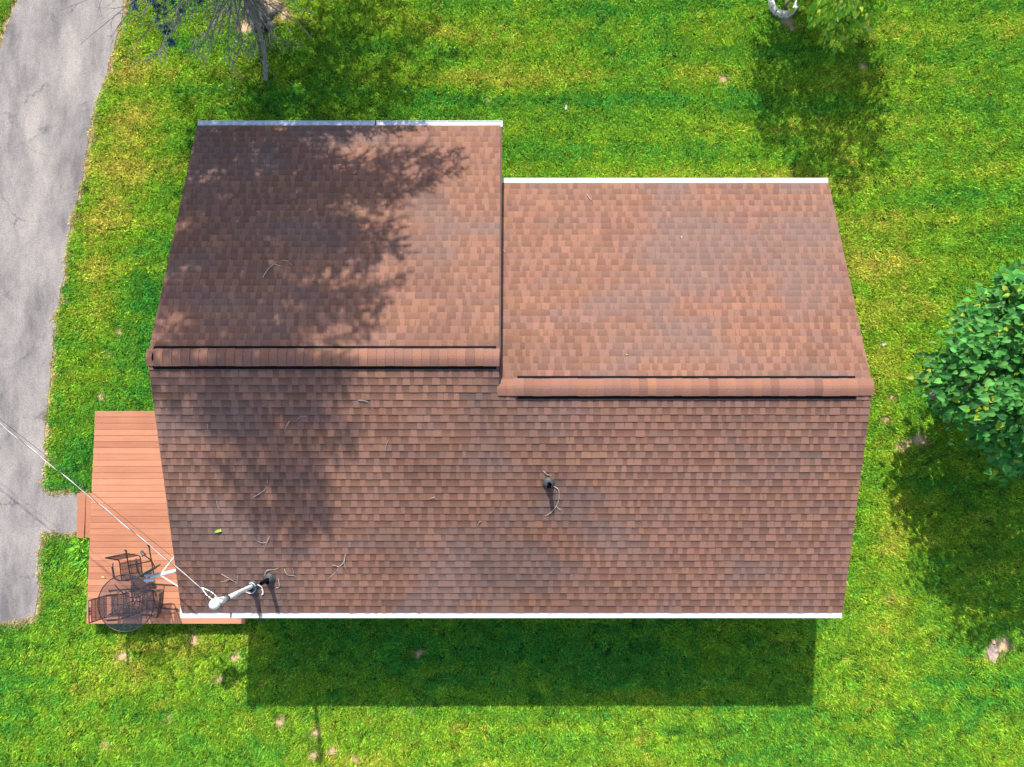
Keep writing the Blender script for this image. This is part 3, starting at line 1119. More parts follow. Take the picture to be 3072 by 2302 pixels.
jn = Vector((-7.07, -2.82, 2.96))
mb = MB(); mb.tube([L_((-6.28, -2.66, 2.40)), L_((-6.62, -2.73, 2.78)), L_(jn + Vector((.1, .02, 0))), L_(jn), L_((-7.21, -2.85, 3.02))], .036, 10)
mb.build("mount_arm", M['pvc'], sd, smooth=True)
for e in ((-6.66, -2.28, 2.86), (-6.52, -3.22, 2.80)):
    mb = MB(); ev = Vector(e)
    wallp = Vector((-6.28, ev.y + (.05 if ev.y > -2.8 else -.05), 2.45))
    mb.tube([L_(wallp), L_(ev), L_(jn + Vector((.03, 0, .02)))], .013, 7)
    mb.tube([L_(ev.lerp(jn, .18)), L_(ev.lerp(jn, .26))], .022, 8)
    mb.build("strut", M['pvc'], sd)
mb = MB()
mb.box(*[q for ab in zip(L_((-7.33, -2.94, 2.93)), L_((-7.15, -2.90, 3.03))) for q in ab])
mb.box(*[q for ab in zip(L_((-7.33, -2.84, 2.93)), L_((-7.15, -2.80, 3.03))) for q in ab])
mb.tube([L_((-7.28, -2.97, 3.0)), L_((-7.28, -2.76, 3.0))], .02, 8)
mb.build("bracket", M['galv'], sd)
nd_ = Vector((-0.49, 0.86, 0.035)).normalized()
dc = Vector((-7.22, -2.72, 3.05))
mb = MB()
prof = []
for i in range(8):
    r = 0.23 * i / 7
    prof.append((r, 0.035 * (r / .23) ** 2))
prof += [(.236, .037), (.232, .028)] + [(0.23 * i / 7, 0.035 * (i / 7) ** 2 - .010) for i in range(7, -1, -1)]
mb.lathe(prof, 28, L_(dc - nd_ * 0.03), nd_)
mb.build("reflector", M['dish'], sd, smooth=True)
mb = MB()
lnb = dc + nd_ * 0.34 + Vector((0, 0, -.10))
mb.tube(smooth_path([L_(dc + Vector((0, 0, -.24))), L_(dc + nd_ * .18 + Vector((0, 0, -.24))), L_(lnb)], 4), .012, 6)
mb.build("feed_arm", M['frame'], sd)
mb = MB(); mb.lathe([(0, -.09), (.028, -.09), (.032, -.02), (.045, .0), (.045, .025), (0, .025)], 12, L_(lnb), -nd_)
mb.build("receiver_head", M['dish'], sd, smooth=True)

# ------------------------------------------------------------------ power mast, cable, vents
mast = empty("power_mast", (-5.21, -3.05, zfront(-3.05)))
tag(mast, "white conduit power mast with rounded weatherhead rising through the shingles", "mast")
mo = Vector(mast.location)
top = Vector((-5.23, -3.00, 4.52)) - mo
mb = MB(); mb.tube([(0, 0, -0.2), (0, 0, .1), top * .5, top * .78], .043, 14); mb.tube([top * .78, top], .046, 14)
mb.build("conduit", M['pvc'], mast, smooth=True)
mb = MB(); mb.lathe([(.062, 0.0), (.062, .02), (.05, .04)], 14, top * .77, top); mb.build("coupling_band", M['rubber'], mast)
# roof boot
nf = Vector((0, -SLF, 1)).normalized()
mb = MB(); mb.lathe([(.125, .012), (.125, .02), (.085, .03), (.058, .12), (.046, .13)], 18, (0, 0, 0), nf); mb.build("roof_boot", M['rubber'], mast, smooth=True)
mb = MB(); mb.tube([(.07 * math.cos(a), .07 * math.sin(a), .06 + .02 * math.sin(a)) for a in np.linspace(-.8, 2.2, 16)], .007, 7); mb.build("white_collar", M['pvc'], mast)
# weatherhead dome, hooded to one side
hd = top + Vector((-.05, -.02, .02))
mb = MB(); mb.lathe([(.0, .105), (.035, .100), (.066, .08), (.088, .045), (.094, .0), (.088, -.035), (.06, -.05), (.0, -.05)], 18, hd, Vector((-.35, -.25, 1)))
mb.build("weatherhead", M['white'], mast, smooth=True)
mb = MB(); mb.lathe([(.064, -.05), (.066, .06)], 14, top * .93, top); mb.tube([top * .93 + Vector((-.05, .02, 0)), top * .93 + Vector((-.12, .07, -.01))], .012, 7)
mb.tube([top * .9 + Vector((.03, .06, 0)), top * .9 + Vector((-.07, .05, .02)), top * .9 + Vector((.0, -.06, .02))], .016, 7)
mb.build("cable_clamp", M['galv'], mast)
for k, pth in enumerate(([(-.10, -.02, .0), (-.16, .04, .06), (-.12, .20, .12), (-.04, .24, .08), (-.08, .12, .02), (-.14, .08, -.02)],
                         [(-.08, .0, .0), (-.20, -.04, -.04), (-.30, .02, -.10), (-.24, .10, -.06), (-.16, .1, .0)])):
    mb = MB(); mb.tube(smooth_path([Vector(q) + top for q in pth], 5), .0075, 6); mb.build("drip_loop", M['cable_dark'], mast, smooth=True)

for k, pth in enumerate(([(-.06, .03, .02), (-.20, .14, .03), (-.32, .25, -.04)], [(.02, .03, -.02), (-.14, .16, -.06), (-.32, .25, -.05)])):
    mb = MB(); mb.tube(smooth_path([Vector(q) + top for q in pth], 4), .0085, 7); mb.build("lead_wire", M['pvc'], mast, smooth=True)

# service drop: messenger plus two insulated legs twisted round it
A = Vector((-5.34, -2.93, 4.47))
az = R(143)
path = []
for i in range(2, 241):
    s = i * 0.14
    z = A.z - 0.052 * s + 0.0022 * s * s
    path.append(Vector((A.x + math.cos(az) * s, A.y + math.sin(az) * s, z)))
sc_ = empty("service_cable", (A.x, A.y, A.z))
tag(sc_, "twisted pale overhead power cable running from the mast over deck and driveway", "cable")
mb = MB(); mb.tube([p - A for p in path], .0042, 6); mb.build("messenger_wire", M['cable'], sc_, smooth=True)
side = Vector((-math.sin(az), math.cos(az), 0)); upv = Vector((0, 0, 1))
for k, (rad, mm) in enumerate(((.0055, M['cable']), (.0055, M['cable_dark']))):
    mb = MB()
    pp = []
    for i, p in enumerate(path):
        a = i * 0.14 * 7.0 + k * math.pi
        ex = .0085
        pp.append(p - A + side * (math.cos(a) * ex) + upv * (math.sin(a) * ex))
    mb.tube(pp, rad, 6)
    mb.build("insulated_leg", mm, sc_, smooth=True)
# thin telephone line a little above
tl = MB()
B = Vector((-5.65, -2.78, 4.05))
tp = [Vector((B.x + math.cos(az) * s, B.y + math.sin(az) * s, B.z - .03 * s + .0016 * s * s)) for s in np.linspace(0, 33, 60)]
tl.tube(tp, .004, 5)
tl.tube([tp[0], tp[0].lerp(Vector((-5.24, -3.0, 4.2)), .5) + Vector((0, 0, -.06)), Vector((-5.22, -3.0, 4.15))], .004, 5)
tag(tl.build("telephone_line", M['cable_dark'], None), "thin dark wire running beside the twisted power cable", "wire")


def vent_pipe(x, y, h, label, lean=(0, 0)):
    t = empty("vent_pipe", (x, y, zfront(y)))
    tag(t, label, "vent pipe", "black plumbing vents on the front slope")
    mb = MB(); mb.lathe([(.125, .012), (.125, .022), (.098, .03), (.085, .07), (.05, .135), (.045, .14)], 20, (0, 0, 0), nf); mb.build("boot", M['rubber'], t, smooth=True)
    mb = MB()
    q = [(0.040, .02), (.040, h), (.031, h), (.031, .1), (0.0, .1)]
    mb.lathe(q, 16, (0, .0, 0), Vector((lean[0], lean[1], 1)))
    mb.build("pipe", M['black'], t, smooth=False)
    return t


vent_pipe(0.71, -0.96, .36, "black vent pipe near the middle of the front roof slope")
vent_pipe(-4.86, -2.90, .46, "black vent pipe beside the white power mast")

# coax coil and a wire that runs down to the gutter
cb = MB()
pts = [(-5.17, -3.02), (-5.12, -3.15), (-5.10, -3.35), (-5.11, -3.60), (-5.13, -3.78)]
cb.tube(smooth_path([(x, y, zfront(y) + .022) for x, y in pts] + [(-5.135, -3.86, 2.66), (-5.135, -3.87, 2.3)], 4), .008, 6)
tag(cb.build("ground_wire", M['cable_dark'], None), "dark wire running from the mast foot down over the gutter", "wire")
cb = MB()
pts = [(-5.10, -3.02), (-5.02, -3.08), (-5.00, -3.20), (-5.04, -3.24), (-5.01, -3.17), (-5.03, -3.12)]
cb.tube(smooth_path([(x, y, zfront(y) + .03) for x, y in pts], 5), .008, 7)
tag(cb.build("cable_end", M['pvc'], None), "short white cable end hooked beside the mast foot", "cable")
cb = MB()
pts = [(-5.42, -3.10), (-5.32, -3.19), (-5.22, -3.20), (-5.15, -3.13), (-5.14, -3.08)]
cb.tube(smooth_path([(x, y, zfront(y) + .035) for x, y in pts], 5), .008, 7)
tag(cb.build("cable_loop", M['pvc'], None), "white cable loop lying under the leaning mast", "cable")


# ------------------------------------------------------------------ twigs fallen on the roof
def twig(label, main, forks=(), zf=zfront, r=.008, mat='twig'):
    mb = MB()
    ox_, oy_ = main[0]

    def path3(pl, lift=.02):
        out = []
        for i, (x, y) in enumerate(pl):
            out.append((x, y, zf(y) + lift + (.02 * math.sin(i * 1.9))))
        return smooth_path(out, 4)
    p = path3(main)
    mb.tube(p, [r * (1 - .6 * i / (len(p) - 1)) for i in range(len(p))], 5)
    for fk in forks:
        q = path3(fk, .022)
        mb.tube(q, [r * .75 * (1 - .6 * i / (len(q) - 1)) for i in range(len(q))], 5)
    o = mb.build("twig", M[mat])
    tag(o, label, "twig", "fallen twigs on the roof")


def rel(cx, cy, pts): return [(cx + a, cy + b) for a, b in pts]


twig("long arched bare twig on the shaded far slope of the tall roof", rel(-4.55, 3.22, [(-.26, -.22), (-.16, -.03), (-.05, .10), (.06, .15), (.18, .12), (.27, .04)]), [rel(-4.55, 3.22, [(-.09, .06), (.03, .03), (.14, .02)])], zbackl, .010)
twig("small dark twig cluster below the arched twig", rel(-3.77, 2.92, [(-.08, .05), (-.02, .0), (.06, -.01), (.09, .03)]), [rel(-3.77, 2.92, [(-.03, .0), (-.05, -.05)]), rel(-3.77, 2.92, [(.02, -.01), (.05, -.05)])], zbackl, .009, 'bark')
twig("thin curved twig high on the shaded far slope", rel(-4.12, 4.88, [(-.06, -.10), (-.03, 0), (.05, .1)]), (), zbackl, .006, 'bark')
twig("curved pale twig near the far white gutter of the low roof", rel(1.67, 4.90, [(-.10, .12), (-.04, -.0), (.05, -.08), (.10, -.10)]), (), zbackr, .009)
twig("short twig against the step between the two roofs", rel(-.15, 3.66, [(-.04, .05), (.01, .0), (.07, -.06)]), (), zbackr, .007)
twig("hooked twig above the forked twig on the left front slope", rel(-4.81, -1.05, [(-.20, -.18), (-.06, -.10), (.04, -.02), (.10, .15), (.09, .2)]), (), zfront, .009)
twig("forked pale twig between the green leaf and the large forked twig", rel(-4.87, -2.17, [(.10, .14), (.03, .02), (-.02, -.10), (-.05, -.13)]), [rel(-4.87, -2.17, [(.02, .03), (-.08, .03), (-.16, .06)]), rel(-4.87, -2.17, [(.03, -.01), (.04, -.09)])], zfront, .009)
twig("largest forked twig with crooked arms on the front slope", rel(-3.42, -2.65, [(.12, .26), (.08, .10), (-.02, .0), (-.12, -.12), (-.24, -.24)]), [rel(-3.42, -2.65, [(.09, .12), (.10, .0), (.14, -.10)]), rel(-3.42, -2.65, [(-.03, 0), (-.12, .04), (-.17, .03)])], zfront, .010)
twig("wiry curled twig right of the mast vent", rel(-4.40, -2.81, [(-.14, .12), (-.08, .0), (.06, -.03), (.14, -.13)]), [rel(-4.40, -2.81, [(.02, .14), (.05, .04), (.0, -.02)])], zfront, .007)
twig("spindly branching twig left of the white mast", rel(-5.62, -2.92, [(-.18, .12), (-.02, .02), (.10, -.08), (.2, -.2)]), [rel(-5.62, -2.92, [(-.02, .02), (-.12, -.02), (-.24, -.05)]), rel(-5.62, -2.92, [(.12, -.09), (.13, .03), (.14, .1)])], zfront, .007)
twig("short straight twig left of the pale arc under the tall ridge", rel(-4.25, .13, [(.06, .10), (.0, 0), (-.06, -.10)]), (), zfront, .009)
twig("thin pale arc of twig under the tall ridge", rel(-3.93, .28, [(-.11, -.02), (-.03, .04), (.08, .03), (.15, .0)]), (), zfront, .005)
twig("longer pale twig curling on the slope right of the arc", rel(-2.74, .55, [(-.14, .07), (.0, .06), (.08, .0), (.13, -.10)]), (), zfront, .006)
twig("stub of twig near the left roof edge under the ridge", rel(-5.74, .10, [(0, .08), (.0, 0), (.01, -.05)]), (), zfront, .007)
twig("bent twig above the green leaf at the left of the slope", rel(-5.69, -1.47, [(-.04, .16), (-.02, .05), (.06, -.05), (.10, -.08)]), (), zfront, .006)
twig("small crooked twig at the middle of the front slope", rel(-1.51, -1.26, [(-.09, -.01), (-.02, .02), (.06, -.02)]), [rel(-1.51, -1.26, [(-.02, .02), (.02, .05)])], zfront, .006)
twig("crooked twig lower left of the middle vent pipe", rel(-.58, -1.73, [(-.09, -.06), (-.05, .02), (.02, .0), (.08, .03)]), (), zfront, .006)
twig("slanted twig below the tall ridge on bare shingles", rel(-2.38, -.20, [(-.03, -.12), (.0, .0), (.05, .10)]), (), zfront, .006)
twig("long bowed twig lying round the middle vent pipe", rel(.86, -1.25, [(-.06, .24), (.04, .16), (.05, -.02), (.0, -.16), (-.10, -.28), (-.22, -.36)]), [rel(.86, -1.25, [(.0, -.16), (.06, -.22), (.1, -.23)])], zfront, .010)
twig("short twig resting just above the middle vent pipe", rel(.70, -.78, [(-.10, .06), (-.03, .0), (.06, -.03)]), (), zfront, .009)
twig("bare twig resting above the mast vent pipe", rel(-4.82, -2.74, [(-.12, -.08), (-.06, .02), (.06, .03), (.20, .08)]), (), zfront, .009)
twig("brown curl of twig below the mast vent pipe", rel(-4.70, -3.06, [(.02, .16), (.04, .02), (-.02, -.06), (-.06, -.11)]), [rel(-4.70, -3.06, [(.0, -.03), (-.03, -.02), (-.06, -.06)])], zfront, .009)


def flat_leaf(name, mat, x, y, z, s, rz, label, cat, tilt=.1):
    mb = MB()
    n = 10
    P = [(0.0, 0.0, 0.0)]
    for i in range(n):
        a = 2 * math.pi * i / n
        rr = s * (.75 + .25 * math.cos(2 * a)) * (1.0 if i % 2 else .72)
        P.append((rr * math.cos(a), rr * .7 * math.sin(a), .012 * math.sin(3 * a) + .012))
    mb.add(P, [(0, i + 1, (i + 1) % n + 1) for i in range(n)])
    o = mb.build(name, M[mat])
    o.location = (x, y, z); o.rotation_euler = (tilt, 0, rz)
    tag(o, label, cat)


flat_leaf("fallen_leaf", 'greenleaf', -5.76, -1.91, zfront(-1.91) + .02, .085, .3, "bright green leaf cluster lying on the left front roof slope", "leaf", -.3)
flat_leaf("fallen_leaf", 'dryleaf', -9.64, -3.36, DZ + .012, .075, -.6, "dry tan leaf on the deck beside the glass table", "leaf")
flat_leaf("fallen_leaf", 'dryleaf', -10.06, -.35, .06, .07, .4, "orange leaf on the grass left of the deck", "leaf")
flat_leaf("fallen_leaf", 'stone', 9.13, 2.19, .06, .09, .2, "pale leaf on the lawn right of the low ridge end", "leaf")
flat_leaf("fallen_leaf", 'stone', 1.36, 8.19, .06, .08, 1.4, "pale curled scrap on the lawn behind the low roof", "leaf")
flat_leaf("fallen_leaf", 'stone', 3.46, 4.01, zbackr(4.01) + .02, .045, .4, "tiny white scrap on the far slope of the low roof", "leaf", .3)
flat_leaf("fallen_leaf", 'dryleaf', 2.17, 1.5, zbackr(1.5) + .02, .05, .4, "tiny tan scrap just behind the low ridge", "leaf", .3)

# ------------------------------------------------------------------ stump in the lawn
st = MB()
n = 14
rad = [random.uniform(.8, 1.15) for _ in range(n)]
V, F = [], []
for lv, (rr, zz) in enumerate(((1.15, 0.0), (1.08, .03), (.98, .05), (.55, .045), (.2, .04))):
    for i in range(n):
        a = 2 * math.pi * i / n
        V.append((.125 * rad[i] * rr * math.cos(a), .21 * rad[i] * rr * math.sin(a), zz + random.uniform(-.008, .008)))
for lv in range(4):
    for i in range(n):
        F.append((lv * n + i, lv * n + (i + 1) % n, (lv + 1) * n + (i + 1) % n, (lv + 1) * n + i))
F.append(tuple(4 * n + i for i in range(n)))
st.add(V, F)
st.tube([(.02, .24, .05), (.04, .38, .03)], [.04, .02], 6)
so = st.build("tree_stump", M['stump'])
so.location = (11.49, -5.25, 0)
tag(so, "low sawn tree stump with pale ragged top in the lower right lawn", "stump")


# ------------------------------------------------------------------ trees
def leaf_shape(kind):
    if kind == 'heart':
        O_ = [(0, 0.02), (-.30, -.10), (-.50, .15), (-.42, .55), (-.16, .88), (0, 1.12), (.16, .88), (.42, .55), (.50, .15), (.30, -.10)]
    else:
        O_ = [(0, 0), (-.2, .18), (-.27, .5), (-.16, .82), (0, 1.05), (.16, .82), (.27, .5), (.2, .18)]
    V = [(x, y, abs(x) * .28 - (y - .4) ** 2 * .22) for x, y in O_]
    m = (0, .5, -.02)
    V.append(m)
    c = len(O_)
    return V, [(i, (i + 1) % c, c) for i in range(c)]


def leafy_tree(name, label, base, trunk_pts, trunk_r, clumps, nleaf, size, kind, palette, pw, nsingle, cat="tree", spread=.34, lm='leaf'):
    t = empty(name, base)
    tag(t, label, cat)
    b = Vector(base)
    mb = MB()
    tp = smooth_path(trunk_pts, 4)
    mb.tube([p - b for p in tp], [trunk_r * (1 - .7 * i / (len(tp) - 1)) for i in range(len(tp))], 10)
    mb.build("trunk", M['bark'], t, smooth=True)
    for ci, c in enumerate(clumps):
        if ci % 3: continue
        k = min(len(tp) - 1, int(len(tp) * (.35 + .6 * random.random())))
        s_ = tp[k]
        md = s_.lerp(c, .5) + Vector((0, 0, .12))
        q = smooth_path([s_, md, c], 3)
        mb = MB(); mb.tube([p - b for p in q], [.022 * (1 - .75 * i / (len(q) - 1)) for i in range(len(q))], 5)
        mb.build("branch", M['bark'], t)
    shape, faces = leaf_shape(kind)
    cen = sum(clumps, Vector()) / len(clumps)
    leaves = []
    for k in range(nleaf):
        c = clumps[k % len(clumps)]
        off = Vector((random.gauss(0, 1), random.gauss(0, 1), random.gauss(0, .75))) * spread * .55
        p = c + off
        out = (p - cen)
        out.z *= .7
        nrm = (out.normalized() * .55 + Vector((0, 0, .75)) + Vector((random.gauss(0, .35), random.gauss(0, .35), random.gauss(0, .2)))).normalized()
        dr = Vector((out.x + random.gauss(0, .8), out.y + random.gauss(0, .8), -.5))
        y_ = (dr - nrm * dr.dot(nrm)).normalized()
        x_ = y_.cross(nrm)
        s = size * random.uniform(.6, 1.15)
        mt = Matrix((x_ * s, y_ * s, nrm * s)).transposed()
        ci = random.choices(range(len(palette)), pw)[0]
        leaves.append((p, mt, ci))
    # which ones show largest: nearest to the camera and inside its view
    def score(l):
        p = l[0]
        d = p - CAM
        vis = abs(d.x / -d.z) < .72 and -.45 < d.y / -d.z < .635
        return (0 if vis else 1, -p.z)
    idx = sorted(range(nleaf), key=lambda i: score(leaves[i]))
    chosen = set(i for i in idx[:nsingle] if score(leaves[i])[0] == 0)
    crown = MB()
    for i, (p, mt, ci) in enumerate(leaves):
        if i in chosen: continue
        col = tuple(c * random.uniform(.8, 1.2) for c in palette[ci])
        crown.add([tuple(p - b + mt @ Vector(v)) for v in shape], faces, col)
    co = crown.build("crown", M[lm], t, tint=True)
    tag(co, kind="stuff")
    meshes = []
    for pc in palette:
        q = MB(); q.add(shape, faces, pc)
        o = q.build("leaf", M[lm], None, tint=True)
        meshes.append(o.data)
        bpy.data.objects.remove(o)
    for i in chosen:
        p, mt, ci = leaves[i]
        o = bpy.data.objects.new("leaf", meshes[ci])
        o.matrix_local = Matrix.Translation(p - b) @ mt.to_4x4()
        COL.objects.link(o)
        o.parent = co
    return t


def crown_clumps(cx, cy, cz, rx, ry, rz, n, seed, inner=.25, zmin=-1.0, bump=.2):
    r = random.Random(seed)
    out = []
    while len(out) < n:
        u = Vector((r.gauss(0, 1), r.gauss(0, 1), r.gauss(0, 1))).normalized()
        if u.z < zmin: continue
        k = 1.0 if r.random() > inner else r.uniform(.45, .9)
        k *= 1 + bump * math.sin(3.1 * u.x * 2 + seed) * math.cos(2.7 * u.y * 2 - seed) + r.uniform(-.08, .08)
        out.append(Vector((cx + u.x * rx * k, cy + u.y * ry * k, cz + u.z * rz * k)))
    return out


cl = crown_clumps(11.15, 1.22, 3.0, 1.92, 2.0, 1.75, 185, 3, .34, -.8, .22)
leafy_tree("broadleaf_tree", "dense dark green broad-leaved tree at the right edge of the lawn", (10.25, 0.92, 0),
           [Vector((10.25, .92, 0)), Vector((10.28, .95, .8)), Vector((10.4, 1.1, 2.0)), Vector((10.55, 1.2, 3.6))], .11, cl, 8800, .146, 'heart',
           [(.058, .225, .040), (.080, .28, .050), (.115, .33, .070), (.038, .150, .032), (.34, .46, .04)], [.34, .27, .17, .16, .06], 300, spread=.36)

cl = crown_clumps(7.25, 11.0, 2.6, 1.55, 1.35, 1.55, 56, 8, .35, -.8, .3)
low = [(7.30, 10.45, .9), (7.55, 10.35, 1.0), (7.8, 10.2, 1.0), (8.05, 10.1, 1.1), (8.3, 10.15, 1.2), (8.6, 10.2, 1.3), (8.9, 10.3, 1.5), (8.0, 9.85, .8),
       (8.25, 9.95, .9), (7.7, 10.5, 1.2), (8.1, 10.4, 1.4), (8.5, 10.3, 1.4), (7.95, 9.65, .7), (8.5, 9.9, .8), (7.45, 10.55, 1.1), (7.2, 10.65, .9), (7.15, 10.55, 1.0), (7.35, 10.6, 1.2), (7.5, 10.5, .9), (7.0, 10.75, 1.0)]
cl += [Vector((a, b + .18, c)) for a, b, c in low] * 2
leafy_tree("young_tree", "young lime-green tree in a stone ring at the top of the lawn", (6.95, 10.85, 0),
           [Vector((6.95, 10.85, 0)), Vector((6.98, 10.85, .9)), Vector((7.1, 10.8, 2.0)), Vector((7.2, 10.75, 3.3))], .055, cl, 4600, .165, 'lance',
           [(.34, .56, .04), (.20, .46, .035), (.48, .64, .06), (.10, .32, .03), (.66, .64, .16)], [.3, .25, .22, .15, .08], 220, spread=.34, lm='leaf_light')

ring = empty("stone_ring", (6.90, 10.92, 0))
tag(ring, "ring of pale concrete edging blocks round the young tree", "edging")
for lv in range(2):
    n = 14
    for k in range(n):
        a = 2 * math.pi * (k + .5 * lv) / n
        mb = MB(); w2 = .066
        mb.bevbox(-w2, w2, -.055, .055, 0, .098, .012)
        o = mb.build("stone", M['stone'], ring)
        o.location = (.32 * math.cos(a), .32 * math.sin(a), lv * .10)
        o.rotation_euler = (0, 0, a + math.pi / 2 + random.uniform(-.06, .06))


def spruce():
    base = Vector((-6.38, 10.60, 0))
    t = empty("spruce_tree", base)
    tag(t, "tall blue spruce with bare grey lower branches at the upper left", "tree")
    r = random.Random(5)
    mb = MB()
    mb.tube([(0, 0, -.05), (0, 0, .12), (.0, .02, .6), (0, .05, 4), (.05, .05, 9), (.1, .0, 13), (.15, 0, 15.6)], [.30, .23, .19, .17, .12, .06, .02], 12)
    for k in range(5):
        a = k * 1.3 + .3
        mb.tube([(0, 0, .12), (.3 * math.cos(a), .3 * math.sin(a), .05), (.55 * math.cos(a), .55 * math.sin(a), -.02)], [.10, .07, .02], 6)
    mb.build("trunk", M['bark'], t, smooth=True)

    def reach(z, az):
        # broad on the house side, cut short over the driveway
        k = .5 + .5 * math.cos(az - R(-15))
        lo = .52 + .48 * k
        if z > 11.5: lo += (1 - lo) * min(1, (z - 11.5) / 2)
        return max(.25, 1.27 * max(.05, 15.9 - z) ** .58 * lo * r.uniform(.82, 1.1))
    needles = MB()
    nlive = 0

    def spray(p, d, L, n=11, w=.011, droop=-.15):
        d = d.normalized()
        for k in range(n):
            s = k / n
            q = p + d * (L * s)
            v = Vector((r.gauss(0, 1), r.gauss(0, 1), r.gauss(0, .6))).normalized()
            e = q + (d * .6 + v * .8).normalized() * L * .55
            sd_ = d.cross(v)
            if sd_.length < .01: continue
            sd_.normalize()
            needles.add([q - sd_ * w, q + sd_ * w, e], [(0, 1, 2)])

    # bare lower branches, each a part of its own
    dead = []
    for k in range(34):
        z = r.uniform(.9, 3.6)
        az = r.uniform(R(150), R(385))
        Lb = r.uniform(1.0, 2.2)
        dead.append((z, az, Lb))
    dead += [(2.6, R(214), 3.2), (2.2, R(222), 2.9), (3.0, R(228), 2.8), (2.4, R(236), 2.6), (2.7, R(240), 2.5), (3.2, R(246), 2.3), (2.3, R(228), 3.0), (1.8, R(250), 2.0), (1.6, R(240), 1.9), (1.9, R(290), 2.0), (1.5, R(305), 1.8), (1.2, R(275), 1.5),
             (2.8, R(207), 3.5), (1.3, R(262), 1.6), (2.1, R(300), 2.2), (2.0, R(250), 2.1), (2.9, R(218), 3.3)]
    for (z, az, Lb) in dead:
        d = Vector((math.cos(az), math.sin(az), 0))
        s = Vector((0, 0, z)) + d * .15
        sag = r.uniform(.15, .45)
        p = [s, s + d * Lb * .35 + Vector((0, 0, -.05)), s + d * Lb * .7 + Vector((r.gauss(0, .08), r.gauss(0, .08), -sag * .6)), s + d * Lb + Vector((r.gauss(0, .12), r.gauss(0, .12), -sag))]
        q = smooth_path(p, 4)
        mb = MB()
        mb.tube(q, [.021 * (1 - .8 * i / (len(q) - 1)) for i in range(len(q))], 5)
        for j in range(r.randint(5, 9)):
            i = r.randint(3, len(q) - 2)
            a2 = az + r.choice((-1, 1)) * r.uniform(.35, .9)
            l2 = r.uniform(.2, .75) * (1 - .4 * i / len(q))
            e = q[i] + Vector((math.cos(a2), math.sin(a2), r.uniform(-.35, .05))) * l2
            m2 = q[i].lerp(e, .5) + Vector((r.gauss(0, .03), r.gauss(0, .03), .03))
            mb.tube([q[i], m2, e], [.008, .006, .002], 4)
            for jj in range(2):
                e2 = m2 + Vector((math.cos(a2 + r.uniform(-.8, .8)), math.sin(a2 + r.uniform(-.8, .8)), r.uniform(-.3, .1))) * l2 * .4
                mb.tube([m2, e2], [.004, .0015], 4, cap=False)
        mb.build("branch", M['deadwood'], t)
    # blue needle tufts still alive on two boughs over the lawn edge
    def tuft(c, n=56, L=.15):
        for jj in range(n):
            v = Vector((r.gauss(0, 1), r.gauss(0, 1), r.gauss(0, .7))).normalized()
            sd_ = v.cross(Vector((r.random(), r.random(), r.random()))).normalized() * .009
            needles.add([c - sd_, c + sd_, c + v * r.uniform(.5, 1.1) * L], [(0, 1, 2)])
    for pts, nt_ in (([(-.1, -.05, 2.7), (-.95, -.2, 2.6), (-1.50, -.75, 2.4), (-1.45, -1.30, 2.1), (-1.33, -1.90, 1.85)], 24),
                     ([(-.1, -.02, 3.0), (-1.0, -.1, 2.9), (-1.75, -.65, 2.6), (-1.95, -1.2, 2.3)], 12),
                     ([(-.1, -.05, 2.5), (-.8, -.35, 2.5), (-1.2, -.8, 2.3), (-1.1, -1.25, 2.1)], 9),
                     ([(-.1, -.1, 2.4), (-.45, -.6, 2.3), (-.62, -1.0, 2.0)], 3)):
        q = smooth_path(pts, 5)
        mb = MB(); mb.tube(q, [.02 * (1 - .75 * i / (len(q) - 1)) for i in range(len(q))], 5)
        mb.build("branch", M['deadwood'], t)
        for j in range(nt_):
            i = int(len(q) * (.45 + .5 * (j + r.random()) / nt_))
            tuft(q[min(i, len(q) - 1)] + Vector((r.gauss(0, .09), r.gauss(0, .09), r.uniform(-.08, .05))))
    for k in range(46):
        z = r.uniform(.4, 2.6); az = r.uniform(R(195), R(345)); Lb = r.uniform(.4, 1.15)
        d = Vector((math.cos(az), math.sin(az), r.uniform(-.45, .1)))
        s = Vector((0, 0, z)) + d * .12
        e = s + d * Lb
        m1 = s.lerp(e, .5) + Vector((r.gauss(0, .05), r.gauss(0, .05), .05))
        mb = MB(); mb.tube([s, m1, e], [.011, .008, .002], 4)
        for jj in range(4):
            b0 = m1.lerp(e, r.random() * .7)
            a2 = az + r.choice((-1, 1)) * r.uniform(.3, .9)
            mb.tube([b0, b0 + Vector((math.cos(a2), math.sin(a2), r.uniform(-.4, .1))) * r.uniform(.15, .4)], [.005, .0015], 4, cap=False)
        mb.build("dead_twig", M['deadwood'], t)
    # pale broken limb reaching down to the lawn
    mb = MB()
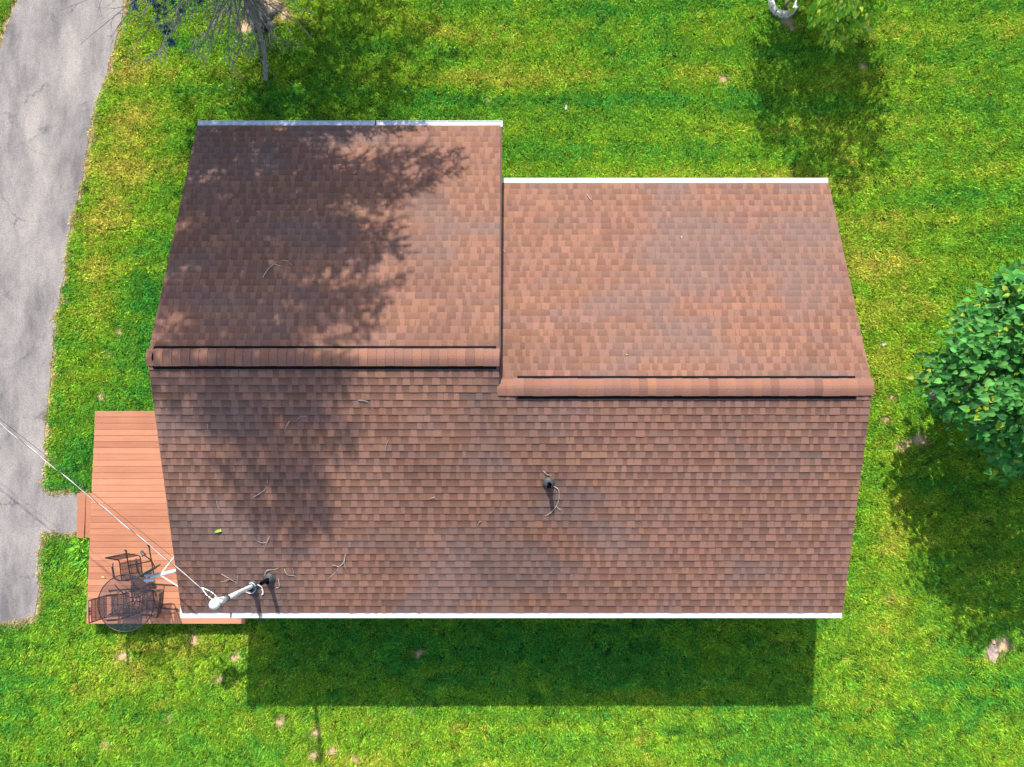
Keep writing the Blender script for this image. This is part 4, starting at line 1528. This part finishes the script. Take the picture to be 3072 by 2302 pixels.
    q = smooth_path([(.03, -.15, 1.1), (.14, -.55, .75), (.22, -1.05, .42), (.20, -1.45, .2), (.16, -1.72, .09)], 5)
    mb.tube(q, [.05, .05, .05, .05] + [.048] * (len(q) - 6) + [.05, .04], 8)
    for j in range(9):
        i = r.randint(4, len(q) - 5)
        a2 = R(-90) + r.choice((-1, 1)) * r.uniform(.3, 1.0)
        e = q[i] + Vector((math.cos(a2), math.sin(a2), r.uniform(-.1, .15))) * r.uniform(.2, .5)
        mb.tube([q[i], e], [.008, .002], 4)
    mb.build("broken_limb", M['deadwood'], t)
    # living crown
    wood = MB()
    z = 1.5
    while z < 15.5:
        nbr = 7 if z < 13 else 5
        a0 = r.uniform(0, 6.28)
        for k in range(nbr):
            az = a0 + 6.283 * k / nbr + r.uniform(-.25, .25)
            Lb = reach(max(z + .45, 5.0), az) * (1 if z > 4.2 else .85)
            d = Vector((math.cos(az), math.sin(az), 0))
            if z < 3.6 and not (R(-6) < (az + math.pi) % (2 * math.pi) - math.pi < R(95)): continue
            # keep the low living boughs behind the lawn edge seen from above
            if d.y < -.05:
                for _ in range(3):
                    Lb = min(Lb, max(.3, (10.6 - .6346 * (17.4 - z + .2 * Lb) - .45) / -d.y))
            s = Vector((.01 * z, 0, z)) + d * .1
            q = [s + d * Lb * u + Vector((0, 0, .10 * Lb * u - .30 * Lb * u * u)) for u in (0, .25, .5, .75, 1)]
            wood.tube(q, [.03, .024, .018, .012, .004], 4, cap=False)
            m = max(3, int(Lb * 6.5))
            for j in range(m):
                u = .18 + .82 * (j + r.random()) / m
                p = s + d * Lb * u + Vector((0, 0, .10 * Lb * u - .30 * Lb * u * u))
                p = p + Vector((r.gauss(0, .10), r.gauss(0, .10), r.gauss(0, .08)))
                for sg in (-1, 1):
                    a2 = az + sg * r.uniform(.4, 1.1)
                    spray(p, Vector((math.cos(a2), math.sin(a2), r.uniform(-.3, .1))), r.uniform(.25, .48) * (1.1 - .4 * u), 11, .021)
        z += r.uniform(.30, .40)
    wood.build("bough", M['bark'], t)
    co = needles.build("crown", M['needle'], t)
    tag(co, kind="stuff")


spruce()
